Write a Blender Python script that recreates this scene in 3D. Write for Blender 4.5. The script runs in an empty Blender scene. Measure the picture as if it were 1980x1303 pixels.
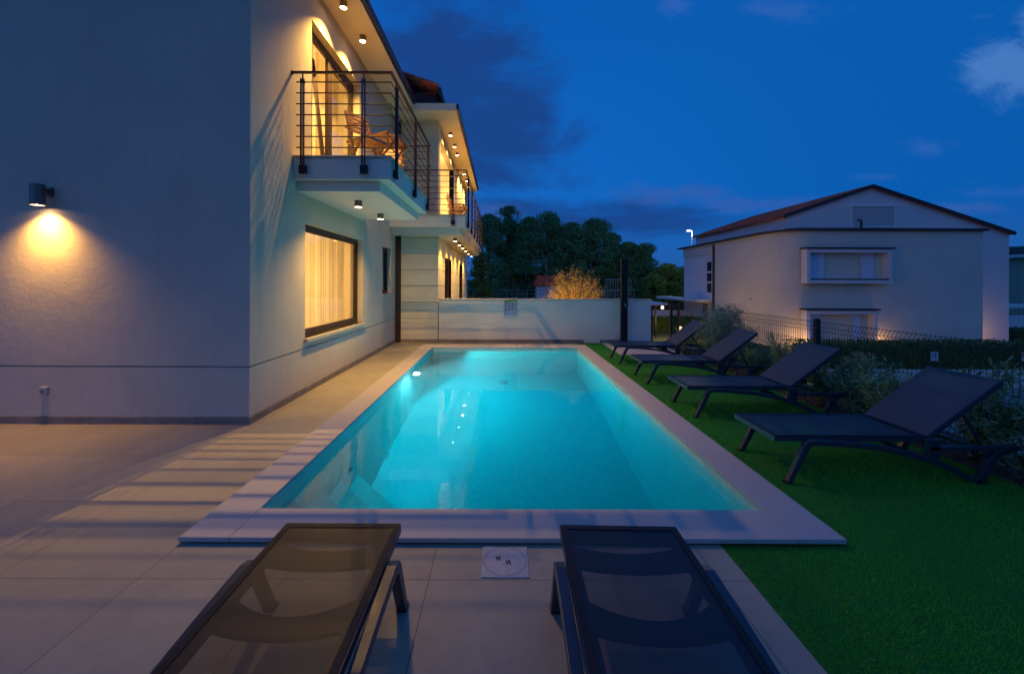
import bpy, bmesh, math, random
import numpy as np
from mathutils import Vector, Matrix
random.seed(7); rng = np.random.default_rng(7)
R = math.radians
scene = bpy.context.scene
COL = scene.collection

# ------------------------------------------------------------------ camera
cd = bpy.data.cameras.new('camera'); cam = bpy.data.objects.new('camera', cd); COL.objects.link(cam)
cam.location = (0, 0, 1.6); cam.rotation_euler = (R(90), R(-0.2), 0)
cd.sensor_width = 36; cd.lens = 800/1980*36; cd.shift_x = 20/1980; cd.shift_y = -104.5/1980
cd.clip_start = 0.05; cd.clip_end = 4000
scene.camera = cam
scene.view_settings.view_transform = 'Standard'; scene.view_settings.look = 'None'
scene.view_settings.exposure = 0; scene.view_settings.gamma = 1
scene.render.engine = 'CYCLES'
scene.cycles.max_bounces = 10; scene.cycles.transmission_bounces = 8; scene.cycles.transparent_max_bounces = 24
scene.cycles.sample_clamp_indirect = 3.0; scene.cycles.caustics_refractive = True; scene.cycles.caustics_reflective = False

# ------------------------------------------------------------------ node helper
class NT:
    def __init__(s, tree): s.t = tree; s.n = tree.nodes; s.l = tree.links; s.n.clear()
    def new(s, typ, ins=None, **kw):
        nd = s.n.new(typ)
        for k, v in kw.items(): setattr(nd, k, v)
        for k, v in (ins or {}).items():
            sock = nd.inputs[k]
            if isinstance(v, bpy.types.NodeSocket): s.l.new(v, sock)
            else: sock.default_value = v
        return nd
    def m(s, op, a, b=0.0, c=None, clamp=False):
        nd = s.n.new('ShaderNodeMath'); nd.operation = op; nd.use_clamp = clamp
        for i, v in enumerate([a, b] + ([c] if c is not None else [])):
            if isinstance(v, bpy.types.NodeSocket): s.l.new(v, nd.inputs[i])
            else: nd.inputs[i].default_value = v
        return nd.outputs[0]
    def mix(s, f, a, b, blend='MIX'):
        nd = s.n.new('ShaderNodeMix'); nd.data_type = 'RGBA'; nd.blend_type = blend
        for k, v in ((0, f), (6, a), (7, b)):
            if isinstance(v, bpy.types.NodeSocket): s.l.new(v, nd.inputs[k])
            elif k == 0: nd.inputs[0].default_value = v
            else: nd.inputs[k].default_value = (*v[:3], 1)
        return nd.outputs[2]
    def ss(s, x, a, b):
        nd = s.n.new('ShaderNodeMapRange'); nd.interpolation_type = 'SMOOTHSTEP'
        s.l.new(x, nd.inputs[0]); nd.inputs[1].default_value = a; nd.inputs[2].default_value = b
        return nd.outputs[0]
    def noise(s, vec, scale, detail=4, rough=.55, dist=0):
        nd = s.new('ShaderNodeTexNoise', {'Vector': vec, 'Scale': scale, 'Detail': detail, 'Roughness': rough, 'Distortion': dist})
        return nd.outputs[0]

# ------------------------------------------------------------------ world: dusk sky
w = bpy.data.worlds.new('World'); scene.world = w; w.use_nodes = True
N = NT(w.node_tree)
tc = N.new('ShaderNodeTexCoord'); vec = tc.outputs['Generated']
sp = N.new('ShaderNodeSeparateXYZ', {0: vec}); X, Y, Z = sp.outputs
Yc = N.m('MAXIMUM', Y, 0.05)
u = N.m('DIVIDE', X, Yc); v = N.m('DIVIDE', Z, Yc)
base = N.mix(N.ss(Z, 0.0, 0.75), (0.006, 0.120, 0.475), (0.002, 0.072, 0.33))
base = N.mix(N.ss(X, -0.2, 0.9), base, (0.002, 0.078, 0.32))
base = N.mix(N.m('MULTIPLY', N.ss(N.m('MULTIPLY', Z, -1.0), -0.16, -0.02), 0.75), base, (0.015, 0.075, 0.26))
def blob(cu, cv, ru, rv, edge=0.55):
    a = N.m('DIVIDE', N.m('SUBTRACT', u, cu), ru); b = N.m('DIVIDE', N.m('SUBTRACT', v, cv), rv)
    d = N.m('SQRT', N.m('ADD', N.m('MULTIPLY', a, a), N.m('MULTIPLY', b, b)))
    return N.m('SUBTRACT', 1.0, d)
uv = N.new('ShaderNodeCombineXYZ', {0: u, 1: N.m('MULTIPLY', v, 1.9), 2: 0.3}).outputs[0]
n1 = N.noise(uv, 3.4, 12, .62, .35); n2 = N.noise(uv, 6.5, 12, .66, .6)
front = N.ss(Y, 0.0, 0.15)
def cloud(blobs, amp, nz, lo, hi):
    acc = None
    for b in blobs:
        f = blob(*b); acc = f if acc is None else N.m('MAXIMUM', acc, f)
    f = N.m('ADD', acc, N.m('MULTIPLY', N.m('SUBTRACT', nz, 0.5), amp))
    return N.m('MULTIPLY', N.ss(f, lo, hi), front)
dark = cloud([(-0.02, 0.37, 0.19, 0.13), (-0.16, 0.49, 0.26, 0.20), (-0.22, 0.36, .2, .1)], 3.0, n1, -0.35, 0.6)
col = N.mix(N.m('MULTIPLY', dark, 0.9), base, (0.008, 0.040, 0.175))
# bands near the horizon
band = N.new('ShaderNodeMapping', {'Vector': vec, 'Scale': (1.0, 1.0, 5.0)})
n3 = N.noise(band.outputs[0], 2.6, 12, .62, .3)
low = cloud([(0.30, 0.150, 0.45, 0.060), (0.02, .18, .2, .05)], 2.8, n3, -0.1, 0.8)
col = N.mix(N.m('MULTIPLY', low, 0.85), col, (0.008, 0.038, 0.17))
puff = cloud([(0.42, 0.215, 0.20, 0.035), (0.62, .19, .25, .03), (1.12, .185, .16, .025), (-.02, .17, .1, .03)], 2.6, n2, 0.05, 0.9)
col = N.mix(N.m('MULTIPLY', puff, 0.75), col, (0.026, 0.085, 0.31))
lit = cloud([(1.19, 0.53, 0.12, 0.11), (1.31, 0.61, 0.10, 0.09), (1.24,.50,.12,.10)], 2.6, n2, 0.0, 1.0)
col = N.mix(N.m('MULTIPLY', lit, 0.85), col, (0.055, 0.160, 0.42))
wisp = cloud([(1.03, 0.33, 0.10, 0.03), (0.68, 0.66, 0.2, 0.05), (0.90, .26, .14, .025), (0.42, .67, .06, .06), (1.2, .22, .2, .03)], 3.2, n2, 0.2, 1.3)
col = N.mix(N.m('MULTIPLY', wisp, 0.6), col, (0.030, 0.100, 0.36))
col = N.mix(N.ss(N.m('MULTIPLY', Z, -1.0), 0.0, 0.05), col, (0.004, 0.008, 0.02))
bg = N.new('ShaderNodeBackground', {'Color': col, 'Strength': 1.3})
out = N.new('ShaderNodeOutputWorld', {'Surface': bg.outputs[0]})
# faint, very soft afterglow from behind the camera
sun = bpy.data.lights.new('afterglow_sun', 'SUN'); sun.energy = .075; sun.angle = R(80); sun.color = (1, .82, .62)
so_n = bpy.data.objects.new('afterglow_sun', sun); COL.objects.link(so_n)
so_n.rotation_euler = Vector((.35, .80, -.55)).to_track_quat('-Z', 'Y').to_euler()

WARM = (1.0, 0.56, 0.115)
def lamp(name, kind, loc, power, color=WARM, radius=.03, parent=None, spot=None, blend=.5, rot=(0, 0, 0), origin=(0, 0, 0)):
    ld = bpy.data.lights.new(name, kind); ld.energy = power; ld.color = color; ld.shadow_soft_size = radius
    if spot: ld.spot_size = R(spot); ld.spot_blend = blend
    o = bpy.data.objects.new(name, ld); COL.objects.link(o)
    o.location = Vector(loc) - Vector(origin); o.rotation_euler = rot
    if parent: o.parent = parent
    return o

# ------------------------------------------------------------------ materials
MATS = {}
def mat(name, color, rough=.6, metal=0.0, var=0.0, vscale=3.0, bump=0.0, bscale=60.0, spec=.5, coat=0.0, bdist=.01, color2=None, extra=None):
    if name in MATS: return MATS[name]
    m = bpy.data.materials.new(name); m.use_nodes = True
    n = NT(m.node_tree)
    tc = n.new('ShaderNodeTexCoord'); ov = tc.outputs['Object']
    c = (*color, 1)
    b = n.new('ShaderNodeBsdfPrincipled', {'Base Color': c, 'Roughness': rough, 'Metallic': metal, 'Specular IOR Level': spec, 'Coat Weight': coat})
    if var or color2:
        f = n.noise(ov, vscale, 6, .6)
        c2 = color2 or tuple(max(0, x*(1-var)) for x in color)
        c1 = color if color2 else tuple(min(1, x*(1+var*.5)) for x in color)
        n.l.new(n.mix(n.ss(f, .3, .7), c1, c2), b.inputs['Base Color'])
        n.l.new(n.m('ADD', rough-.08, n.m('MULTIPLY', f, .16)), b.inputs['Roughness'])
    if bump:
        f2 = n.noise(ov, bscale, 5, .6)
        bp = n.new('ShaderNodeBump', {'Height': f2, 'Strength': bump, 'Distance': bdist})
        n.l.new(bp.outputs[0], b.inputs['Normal'])
    n.new('ShaderNodeOutputMaterial', {'Surface': b.outputs[0]})
    MATS[name] = m; return m
def emis(name, color, strength):
    m = bpy.data.materials.new(name); m.use_nodes = True; n = NT(m.node_tree)
    e = n.new('ShaderNodeEmission', {'Color': (*color, 1), 'Strength': strength})
    n.new('ShaderNodeOutputMaterial', {'Surface': e.outputs[0]}); MATS[name] = m; return m
def glass_mat(name, tint=(.95, .97, .97), rough=.0):
    m = bpy.data.materials.new(name); m.use_nodes = True; n = NT(m.node_tree)
    t = n.new('ShaderNodeBsdfTransparent', {'Color': (*tint, 1)})
    g = n.new('ShaderNodeBsdfGlossy', {'Roughness': rough, 'Color': (1, 1, 1, 1)})
    lw = n.new('ShaderNodeLayerWeight', {'Blend': .5})
    fr = n.m('ADD', .045, n.m('MULTIPLY', n.m('POWER', lw.outputs['Facing'], 5.0), .9))
    mx = n.new('ShaderNodeMixShader', {0: fr, 1: t.outputs[0], 2: g.outputs[0]})
    n.new('ShaderNodeOutputMaterial', {'Surface': mx.outputs[0]}); MATS[name] = m; return m

def stucco_mat(name, c1, c2, bscale):
    m = bpy.data.materials.new(name); m.use_nodes = True; n = NT(m.node_tree)
    tc = n.new('ShaderNodeTexCoord'); ov = tc.outputs['Object']
    f = n.noise(ov, .9, 8, .65, .4); st = n.new('ShaderNodeMapping', {'Vector': ov, 'Scale': (6, 6, .5)}); f2 = n.noise(st.outputs[0], 1.2, 5, .6)
    g1 = n.noise(ov, bscale, 4, .65); g2 = n.noise(ov, bscale*.28, 3, .5); g3 = n.noise(ov, 1.7, 3, .5)
    c = n.mix(n.ss(f, .3, .72), c1, c2)
    c = n.mix(n.m('MULTIPLY', n.ss(f2, .52, .78), .30), c, tuple(x*.78 for x in c2))
    c = n.mix(n.m('MULTIPLY', n.ss(g1, .55, .8), .15), c, tuple(x*.6 for x in c2))
    h = n.m('ADD', n.m('ADD', g1, n.m('MULTIPLY', g2, .6)), n.m('MULTIPLY', g3, 3.0))
    bp = n.new('ShaderNodeBump', {'Height': h, 'Strength': .6, 'Distance': .005})
    b = n.new('ShaderNodeBsdfPrincipled', {'Base Color': c, 'Roughness': .92, 'Normal': bp.outputs[0], 'Specular IOR Level': .25})
    n.new('ShaderNodeOutputMaterial', {'Surface': b.outputs[0]}); MATS[name] = m; return m
STUCCO = stucco_mat('stucco_white', (.60, .54, .43), (.54, .485, .385), 60)
STUCCO_S = mat('stucco_smooth', (.76, .71, .60), .85, var=.05, vscale=1.0, bump=.18, bscale=90, bdist=.004)
PAINT = mat('white_paint', (.74, .69, .61), .7, var=.04, vscale=2, bump=.06, bscale=60)
CLAD = mat('clad_wall', (.66, .61, .46), .85, var=.08, vscale=1.6, bump=.25, bscale=80, bdist=.005)
PLINTH = mat('plinth_stone', (.24, .205, .17), .7, var=.2, vscale=5, bump=.2, bscale=60)
SOFF = mat('soffit_glow_paint', (.80, .68, .48), .75, var=.04, vscale=2)  # cream paint, tinted warmer to carry the glow of the eave lamps
BROWN = mat('brown_metal', (.050, .028, .020), .42, metal=.3, var=.15, vscale=8)
IRON = mat('iron_paint', (.035, .017, .013), .42, metal=.5, var=.15, vscale=20)
BRONZE = mat('lamp_metal', (.20, .17, .14), .38, metal=.8, var=.1, vscale=10)
BLACKM = mat('black_metal', (.022, .018, .018), .4, metal=.5, var=.1)
SILL = mat('sill_stone', (.54, .48, .38), .6, var=.1, vscale=8, bump=.1, bscale=80)
TERRA = mat('roof_tile', (.70, .13, .06), .8, var=.4, vscale=4, bump=.4, bscale=20)
TEAK = mat('teak_wood', (.27, .125, .055), .5, var=.35, vscale=14, bump=.1, bscale=60)
CUSH = mat('cushion_fabric', (.42, .36, .31), .95, var=.1, vscale=30, bump=.3, bscale=300)
DARKROOM = mat('room_dark', (.05, .05, .05), .9)
ROOM = mat('room_wall', (.75, .66, .52), .9)
GLASS = glass_mat('window_glass')
LENS = emis('lamp_lens', (1.0, .62, .30), 45)
MULCH = mat('mulch', (.10, .052, .030), .95, color2=(.22, .15, .10), vscale=30, bump=.9, bscale=45, bdist=.03)
ROADM = mat('asphalt_drive', (.20, .20, .20), .9, var=.15, vscale=3, bump=.2, bscale=120)
FARG = mat('far_ground', (.050, .085, .028), .95, color2=(.09, .10, .05), vscale=.25, bump=.4, bscale=4)
SOIL = mat('garden_soil', (.08, .07, .045), .95, color2=(.05, .08, .03), vscale=2, bump=.5, bscale=20)
FRAME = mat('lounger_frame', (.040, .048, .066), .36, metal=.2, var=.08, vscale=12)
HEM = mat('sling_hem', (.012, .011, .014), .6, spec=.3)
BARK = mat('bark', (.10, .07, .05), .95, var=.3, vscale=8, bump=.6, bscale=20)
N_WALL = mat('neighbour_beige', (.66, .62, .51), .9, var=.06, vscale=.8, bump=.2, bscale=40)
N_WHITE = mat('neighbour_white', (.72, .69, .67), .9, var=.05, vscale=.8, bump=.15, bscale=40)
DKROOF = mat('dark_roof', (.045, .035, .033), .7, var=.3, vscale=6, bump=.3, bscale=20)
FENCE = mat('fence_wire', (.018, .024, .024), .5, metal=.4)

def leafmat(name, c1, c2, rough=.5, trans=.25):
    m = bpy.data.materials.new(name); m.use_nodes = True; n = NT(m.node_tree)
    g = n.new('ShaderNodeNewGeometry'); oi = n.new('ShaderNodeTexCoord')
    f = n.noise(oi.outputs['Object'], 1.6, 3, .6)
    k = n.m('ADD', n.m('MULTIPLY', g.outputs['Random Per Island'], .65), n.m('MULTIPLY', f, .5), clamp=True)
    c = n.mix(k, c1, c2)
    b = n.new('ShaderNodeBsdfPrincipled', {'Base Color': c, 'Roughness': rough})
    t = n.new('ShaderNodeBsdfTranslucent', {'Color': c})
    mx = n.new('ShaderNodeMixShader', {0: trans, 1: b.outputs[0], 2: t.outputs[0]})
    n.new('ShaderNodeOutputMaterial', {'Surface': mx.outputs[0]}); MATS[name] = m; return m
PINEL = leafmat('pine_leaf', (.065, .20, .080), (.18, .40, .14), .7)
DECL = leafmat('broad_leaf', (.05, .13, .022), (.14, .28, .05), .6)
GOLDL = leafmat('golden_leaf', (.36, .25, .09), (.62, .46, .16), .6)
SHRUBL = leafmat('shrub_leaf', (.06, .22, .05), (.42, .46, .22), .5)
OLIVEL = leafmat('olive_leaf', (.20, .27, .15), (.48, .54, .34), .55)
HEDGEL = leafmat('hedge_leaf', (.030, .09, .018), (.09, .19, .04), .55)
GRASSL = leafmat('turf_blade', (.030, .36, .016), (.085, .60, .04), .6, .3)
TURF = mat('turf_base', (.02, .18, .012), .95, var=.3, vscale=40, bump=.5, bscale=150)

def paving_mat():
    m = bpy.data.materials.new('paving_slab'); m.use_nodes = True; n = NT(m.node_tree)
    tc = n.new('ShaderNodeTexCoord'); ov = tc.outputs['Object']
    sp = n.new('ShaderNodeSeparateXYZ', {0: ov}); x, y = sp.outputs[0], sp.outputs[1]
    fx = n.m('DIVIDE', n.m('ADD', x, 20*.785+1.957), .785); fy = n.m('DIVIDE', n.m('ADD', y, 20*.785-2.23), .785)
    dx = n.m('ABSOLUTE', n.m('SUBTRACT', n.m('FRACT', n.m('ADD', fx, .5)), .5)); dy = n.m('ABSOLUTE', n.m('SUBTRACT', n.m('FRACT', n.m('ADD', fy, .5)), .5))
    d = n.m('MULTIPLY', n.m('MINIMUM', dx, dy), .785)
    joint = n.m('SUBTRACT', 1.0, n.ss(d, .0012, .0030))
    cell = n.new('ShaderNodeCombineXYZ', {0: n.m('FLOOR', fx), 1: n.m('FLOOR', fy)})
    wn = n.new('ShaderNodeTexWhiteNoise', {'Vector': cell.outputs[0]}, noise_dimensions='3D')
    f = n.noise(ov, 1.5, 8, .62); f3 = n.noise(ov, 140, 3, .6); f4 = n.noise(ov, 9, 6, .65, .6)
    c = n.mix(n.ss(f, .3, .7), (.40, .345, .25), (.32, .28, .21))
    c = n.mix(n.m('MULTIPLY', n.ss(f4, .5, .75), .35), c, (.24, .205, .155))
    c = n.mix(n.m('MULTIPLY', wn.outputs[0], .42), c, (.24, .21, .165))
    c = n.mix(n.m('MULTIPLY', n.ss(f3, .55, .75), .25), c, (.20, .19, .17))
    c = n.mix(n.m('MULTIPLY', joint, .75), c, (.05, .045, .04))
    h = n.m('SUBTRACT', n.m('MULTIPLY', f3, .25), joint)
    bp = n.new('ShaderNodeBump', {'Height': h, 'Strength': .35, 'Distance': .003})
    b = n.new('ShaderNodeBsdfPrincipled', {'Base Color': c, 'Roughness': n.m('ADD', .48, n.m('MULTIPLY', f4, .25)), 'Normal': bp.outputs[0]})
    n.new('ShaderNodeOutputMaterial', {'Surface': b.outputs[0]}); return m
PAVE = paving_mat()
def coping_mat():
    m = bpy.data.materials.new('coping_stone'); m.use_nodes = True; n = NT(m.node_tree)
    tc = n.new('ShaderNodeTexCoord'); ov = tc.outputs['Object']
    f = n.noise(ov, 220, 2, .5); f2 = n.noise(ov, 2.2, 6, .6)
    c = n.mix(n.ss(f, .35, .7), (.50, .45, .41), (.36, .32, .29))
    c = n.mix(n.m('MULTIPLY', f2, .3), c, (.55, .50, .46))
    bp = n.new('ShaderNodeBump', {'Height': f, 'Strength': .5, 'Distance': .003})
    b = n.new('ShaderNodeBsdfPrincipled', {'Base Color': c, 'Roughness': .75, 'Normal': bp.outputs[0]})
    n.new('ShaderNodeOutputMaterial', {'Surface': b.outputs[0]}); return m
COPING = coping_mat()
def mosaic_mat():
    m = bpy.data.materials.new('pool_mosaic'); m.use_nodes = True; n = NT(m.node_tree)
    tc = n.new('ShaderNodeTexCoord'); ov = tc.outputs['Object']
    vz = n.new('ShaderNodeTexVoronoi', {'Vector': ov, 'Scale': 42.0}, feature='F1')
    f = n.noise(ov, 60, 3, .6)
    c = n.mix(vz.outputs['Color'], (.50, .56, .46), (.66, .70, .58))
    c = n.mix(n.m('MULTIPLY', f, .5), c, (.44, .52, .46))
    c = n.mix(n.m('MULTIPLY', n.ss(n.noise(ov, 16, 6, .75), .42, .66), .6), c, (.34, .44, .42))
    b = n.new('ShaderNodeBsdfPrincipled', {'Base Color': c, 'Roughness': .35})
    n.new('ShaderNodeOutputMaterial', {'Surface': b.outputs[0]}); return m
MOSAIC = mosaic_mat()
STEPM = mat('step_stone', (.80, .80, .66), .5, var=.08, vscale=30)
def water_mat():
    m = bpy.data.materials.new('pool_water'); m.use_nodes = True; n = NT(m.node_tree)
    tc = n.new('ShaderNodeTexCoord'); ov = tc.outputs['Object']
    mp = n.new('ShaderNodeMapping', {'Vector': ov, 'Scale': (5.5, .45, 1.0)})
    f = n.m('ADD', n.noise(mp.outputs[0], 1.6, 3, .5, .3), n.m('MULTIPLY', n.noise(ov, 5.0, 3, .5, .3), .25))
    bp = n.new('ShaderNodeBump', {'Height': f, 'Strength': .08, 'Distance': .02})
    b = n.new('ShaderNodeBsdfGlass', {'Color': (.97, 1, 1, 1), 'Roughness': 0.0, 'IOR': 1.33, 'Normal': bp.outputs[0]})
    va = n.new('ShaderNodeVolumeAbsorption', {'Color': (.0, .885, .962, 1), 'Density': 1.05})
    n.new('ShaderNodeOutputMaterial', {'Surface': b.outputs[0], 'Volume': n.new('ShaderNodeAddShader', {0: va.outputs[0], 1: n.new('ShaderNodeVolumeScatter', {'Color': (.55, .95, 1, 1), 'Density': .12}).outputs[0]}).outputs[0]}); return m
WATER = water_mat()
def sling_mat(name, color, alpha):
    m = bpy.data.materials.new(name); m.use_nodes = True; n = NT(m.node_tree)
    tc = n.new('ShaderNodeTexCoord'); ov = tc.outputs['Object']
    wv = n.new('ShaderNodeTexWave', {'Vector': ov, 'Scale': 95.0, 'Distortion': .15}, bands_direction='X')
    wv2 = n.new('ShaderNodeTexWave', {'Vector': ov, 'Scale': 60.0, 'Distortion': .15}, bands_direction='Y')
    k = n.m('ADD', alpha-.07, n.m('MULTIPLY', n.m('ADD', wv.outputs['Fac'], wv2.outputs['Fac']), .07))
    t = n.new('ShaderNodeBsdfTransparent', {'Color': (1, 1, 1, 1)})
    b = n.new('ShaderNodeBsdfPrincipled', {'Base Color': (*color, 1), 'Roughness': .48, 'Specular IOR Level': .52, 'Sheen Weight': .04, 'Sheen Roughness': .4})
    mx = n.new('ShaderNodeMixShader', {0: k, 1: t.outputs[0], 2: b.outputs[0]})
    n.new('ShaderNodeOutputMaterial', {'Surface': mx.outputs[0]}); return m
SLING = sling_mat('sling_mesh', (.010, .011, .017), .75)
SLING_BACK = sling_mat('sling_mesh_back', (.075, .062, .066), .88)
def curtain_mat():
    m = bpy.data.materials.new('curtain_voile'); m.use_nodes = True; n = NT(m.node_tree)
    tc = n.new('ShaderNodeTexCoord')
    d = n.new('ShaderNodeBsdfDiffuse', {'Color': (.8, .74, .62, 1)}); t = n.new('ShaderNodeBsdfTranslucent', {'Color': (.85, .78, .62, 1)})
    mx = n.new('ShaderNodeMixShader', {0: .65, 1: d.outputs[0], 2: t.outputs[0]})
    n.new('ShaderNodeOutputMaterial', {'Surface': mx.outputs[0]}); return m
CURT = curtain_mat()

# ------------------------------------------------------------------ mesh builder
class MB:
    def __init__(s): s.v = []; s.f = []
    def add(s, vs, fs):
        k = len(s.v); s.v += [tuple(a) for a in vs]; s.f += [tuple(i+k for i in f) for f in fs]; return s
    def box(s, x0, x1, y0, y1, z0, z1):
        vs = [(x, y, z) for z in (z0, z1) for y in (y0, y1) for x in (x0, x1)]
        return s.add(vs, [(0, 2, 3, 1), (4, 5, 7, 6), (0, 1, 5, 4), (2, 6, 7, 3), (0, 4, 6, 2), (1, 3, 7, 5)])
    def obox(s, c, ax, ay, az, h):      # oriented box: centre, three unit axes, half sizes
        c = Vector(c); ax, ay, az = Vector(ax).normalized(), Vector(ay).normalized(), Vector(az).normalized()
        vs = [c+ax*h[0]*i+ay*h[1]*j+az*h[2]*k for k in (-1, 1) for j in (-1, 1) for i in (-1, 1)]
        return s.add(vs, [(0, 2, 3, 1), (4, 5, 7, 6), (0, 1, 5, 4), (2, 6, 7, 3), (0, 4, 6, 2), (1, 3, 7, 5)])
    def tube(s, pts, r, seg=6, cap=True, radii=None):
        pts = [Vector(p) for p in pts]; rings = []
        for i, p in enumerate(pts):
            d = (pts[min(i+1, len(pts)-1)]-pts[max(i-1, 0)]).normalized()
            a = Vector((0, 0, 1)) if abs(d.z) < .9 else Vector((1, 0, 0))
            e1 = d.cross(a).normalized(); e2 = d.cross(e1)
            rr = radii[i] if radii else r
            rings.append([p+(e1*math.cos(2*math.pi*k/seg)+e2*math.sin(2*math.pi*k/seg))*rr for k in range(seg)])
        vs = [q for rg in rings for q in rg]; fs = []
        for i in range(len(pts)-1):
            for k in range(seg):
                a = i*seg+k; b = i*seg+(k+1) % seg
                fs.append((a, b, b+seg, a+seg))
        if cap: fs += [tuple(range(seg))[::-1], tuple(range((len(pts)-1)*seg, len(pts)*seg))]
        return s.add(vs, fs)
    def prism(s, poly, axis, a, b):     # poly of 2D points extruded along axis from a to b
        def P(p, t):
            return {'x': (t, p[0], p[1]), 'y': (p[0], t, p[1]), 'z': (p[0], p[1], t)}[axis]
        n = len(poly)
        vs = [P(p, a) for p in poly]+[P(p, b) for p in poly]
        fs = [tuple(range(n))[::-1], tuple(range(n, 2*n))]+[(i, (i+1) % n, n+(i+1) % n, n+i) for i in range(n)]
        return s.add(vs, fs)
    def ribbon(s, line, th, y0, y1):    # thick polyline in xz extruded in y
        L = [Vector((p[0], p[1])) for p in line]; up, dn = [], []
        t = th if isinstance(th, (list, tuple)) else [th]*len(L)
        for i, p in enumerate(L):
            d = (L[min(i+1, len(L)-1)]-L[max(i-1, 0)]).normalized(); nrm = Vector((-d.y, d.x))
            up.append(p+nrm*t[i]/2); dn.append(p-nrm*t[i]/2)
        n = len(L)
        vs = [(p.x, y, p.y) for y in (y0, y1) for p in up+dn]
        fs = []
        for i in range(n-1):
            fs += [(i, i+1, n+i+1, n+i), (2*n+i+1, 2*n+i, 3*n+i, 3*n+i+1), (i+1, i, 2*n+i, 2*n+i+1), (n+i, n+i+1, 3*n+i+1, 3*n+i)]
        fs += [(0, n, 3*n, 2*n), (n-1, 3*n-1, 4*n-1, 2*n-1)]
        return s.add(vs, fs)
    def build(s, name, m, parent=None, origin=(0, 0, 0), bevel=0, smooth=False):
        me = bpy.data.meshes.new(name); o3 = Vector(origin)
        me.from_pydata([tuple(Vector(a)-o3) for a in s.v], [], s.f); me.update()
        bm = bmesh.new(); bm.from_mesh(me); bmesh.ops.recalc_face_normals(bm, faces=bm.faces); bm.to_mesh(me); bm.free()
        me.materials.append(m)
        if smooth: me.polygons.foreach_set('use_smooth', [True]*len(me.polygons))
        o = bpy.data.objects.new(name, me); COL.objects.link(o)
        if parent: o.parent = parent
        if bevel:
            b = o.modifiers.new('bevel', 'BEVEL'); b.width = bevel; b.segments = 2; b.limit_method = 'ANGLE'; b.angle_limit = R(35)
        return o
def tag(o, label=None, cat=None, group=None, kind=None):
    if label: o['label'] = label
    if cat: o['category'] = cat
    if group: o['group'] = group
    if kind: o['kind'] = kind
    return o
def empty(name, loc, label, cat, group=None, rz=0):
    o = bpy.data.objects.new(name, None); COL.objects.link(o); o.location = loc; o.rotation_euler = (0, 0, rz)
    return tag(o, label, cat, group)
def struct(name, mb, m, **k): return tag(mb.build(name, m, **k), kind='structure')
def kids(o): return [c for c in bpy.data.objects if c.parent == o]
def copy_tree(o, parent=None):
    c = o.copy(); COL.objects.link(c)
    if parent: c.parent = parent
    for ch in kids(o): copy_tree(ch, c)
    return c
def quads(name, Q, m, parent=None, tri=False):      # Q: N x k x 3 array of faces
    k = Q.shape[1]; n = Q.shape[0]; me = bpy.data.meshes.new(name)
    me.vertices.add(n*k); me.vertices.foreach_set('co', Q.reshape(-1).astype(np.float32))
    me.loops.add(n*k); me.loops.foreach_set('vertex_index', np.arange(n*k, dtype=np.int32))
    me.polygons.add(n); me.polygons.foreach_set('loop_start', np.arange(0, n*k, k, dtype=np.int32)); me.polygons.foreach_set('loop_total', np.full(n, k, dtype=np.int32))
    me.update(calc_edges=True); me.validate(); me.materials.append(m)
    o = bpy.data.objects.new(name, me); COL.objects.link(o)
    if parent: o.parent = parent
    return o
def leaves(C, size, aspect=.4, up=0.3):             # leaf-shaped quads round centres C
    n = len(C); d = rng.normal(size=(n, 3)); d[:, 2] += up; d /= np.linalg.norm(d, axis=1)[:, None]
    e = np.cross(d, rng.normal(size=(n, 3))); e /= np.linalg.norm(e, axis=1)[:, None]
    s = (size*rng.uniform(.6, 1.3, n))[:, None]
    a = C-d*s*.5; b = C+d*s*.5; mid = C+np.cross(d, e)*s*.06
    return np.stack([a, mid+e*s*aspect*.5, b, mid-e*s*aspect*.5], axis=1)

# ------------------------------------------------------------------ ground and terrace
g = MB()
BIG = 1500; gz = -1.4; x0, x1, y0, y1 = -14, 4.95, -7, 26
for a in ((-BIG, x0, -BIG, BIG), (x1, BIG, -BIG, BIG), (x0, x1, -BIG, y0), (x0, x1, y1, BIG)):
    g.add([(a[0], a[2], gz), (a[1], a[2], gz), (a[1], a[3], gz), (a[0], a[3], gz)], [(0, 1, 2, 3)])
struct('ground', g, FARG)
p = MB()
p.box(-14, 1.345, -7, 2.62, -.25, 0)
p.box(-14, -1.84, 2.62, 11.35, -.25, 0); p.box(-1.84, 1.99, 10.14, 11.35, -.25, 0)
struct('patio_paving', p, PAVE)
p = MB(); p.box(1.345, 4.12, -7, 2.62, -.25, -.006); p.box(1.99, 4.12, 2.62, 11.35, -.25, -.006)
struct('lawn_base', p, TURF)
p = MB(); p.box(4.12, 4.95, -7, 11.35, -1.5, -.02)
# uneven mulch bed
struct('mulch_bed', p, MULCH)
p = MB(); p.box(2.66, 4.1, 9.25, 11.04, -.1, .012); struct('shower_paving', p, COPING, bevel=.004)
p = MB(); p.box(-14, 4.0, 11.35, 26, -1.5, -.25); struct('back_garden_ground', p, SOIL)
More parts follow.
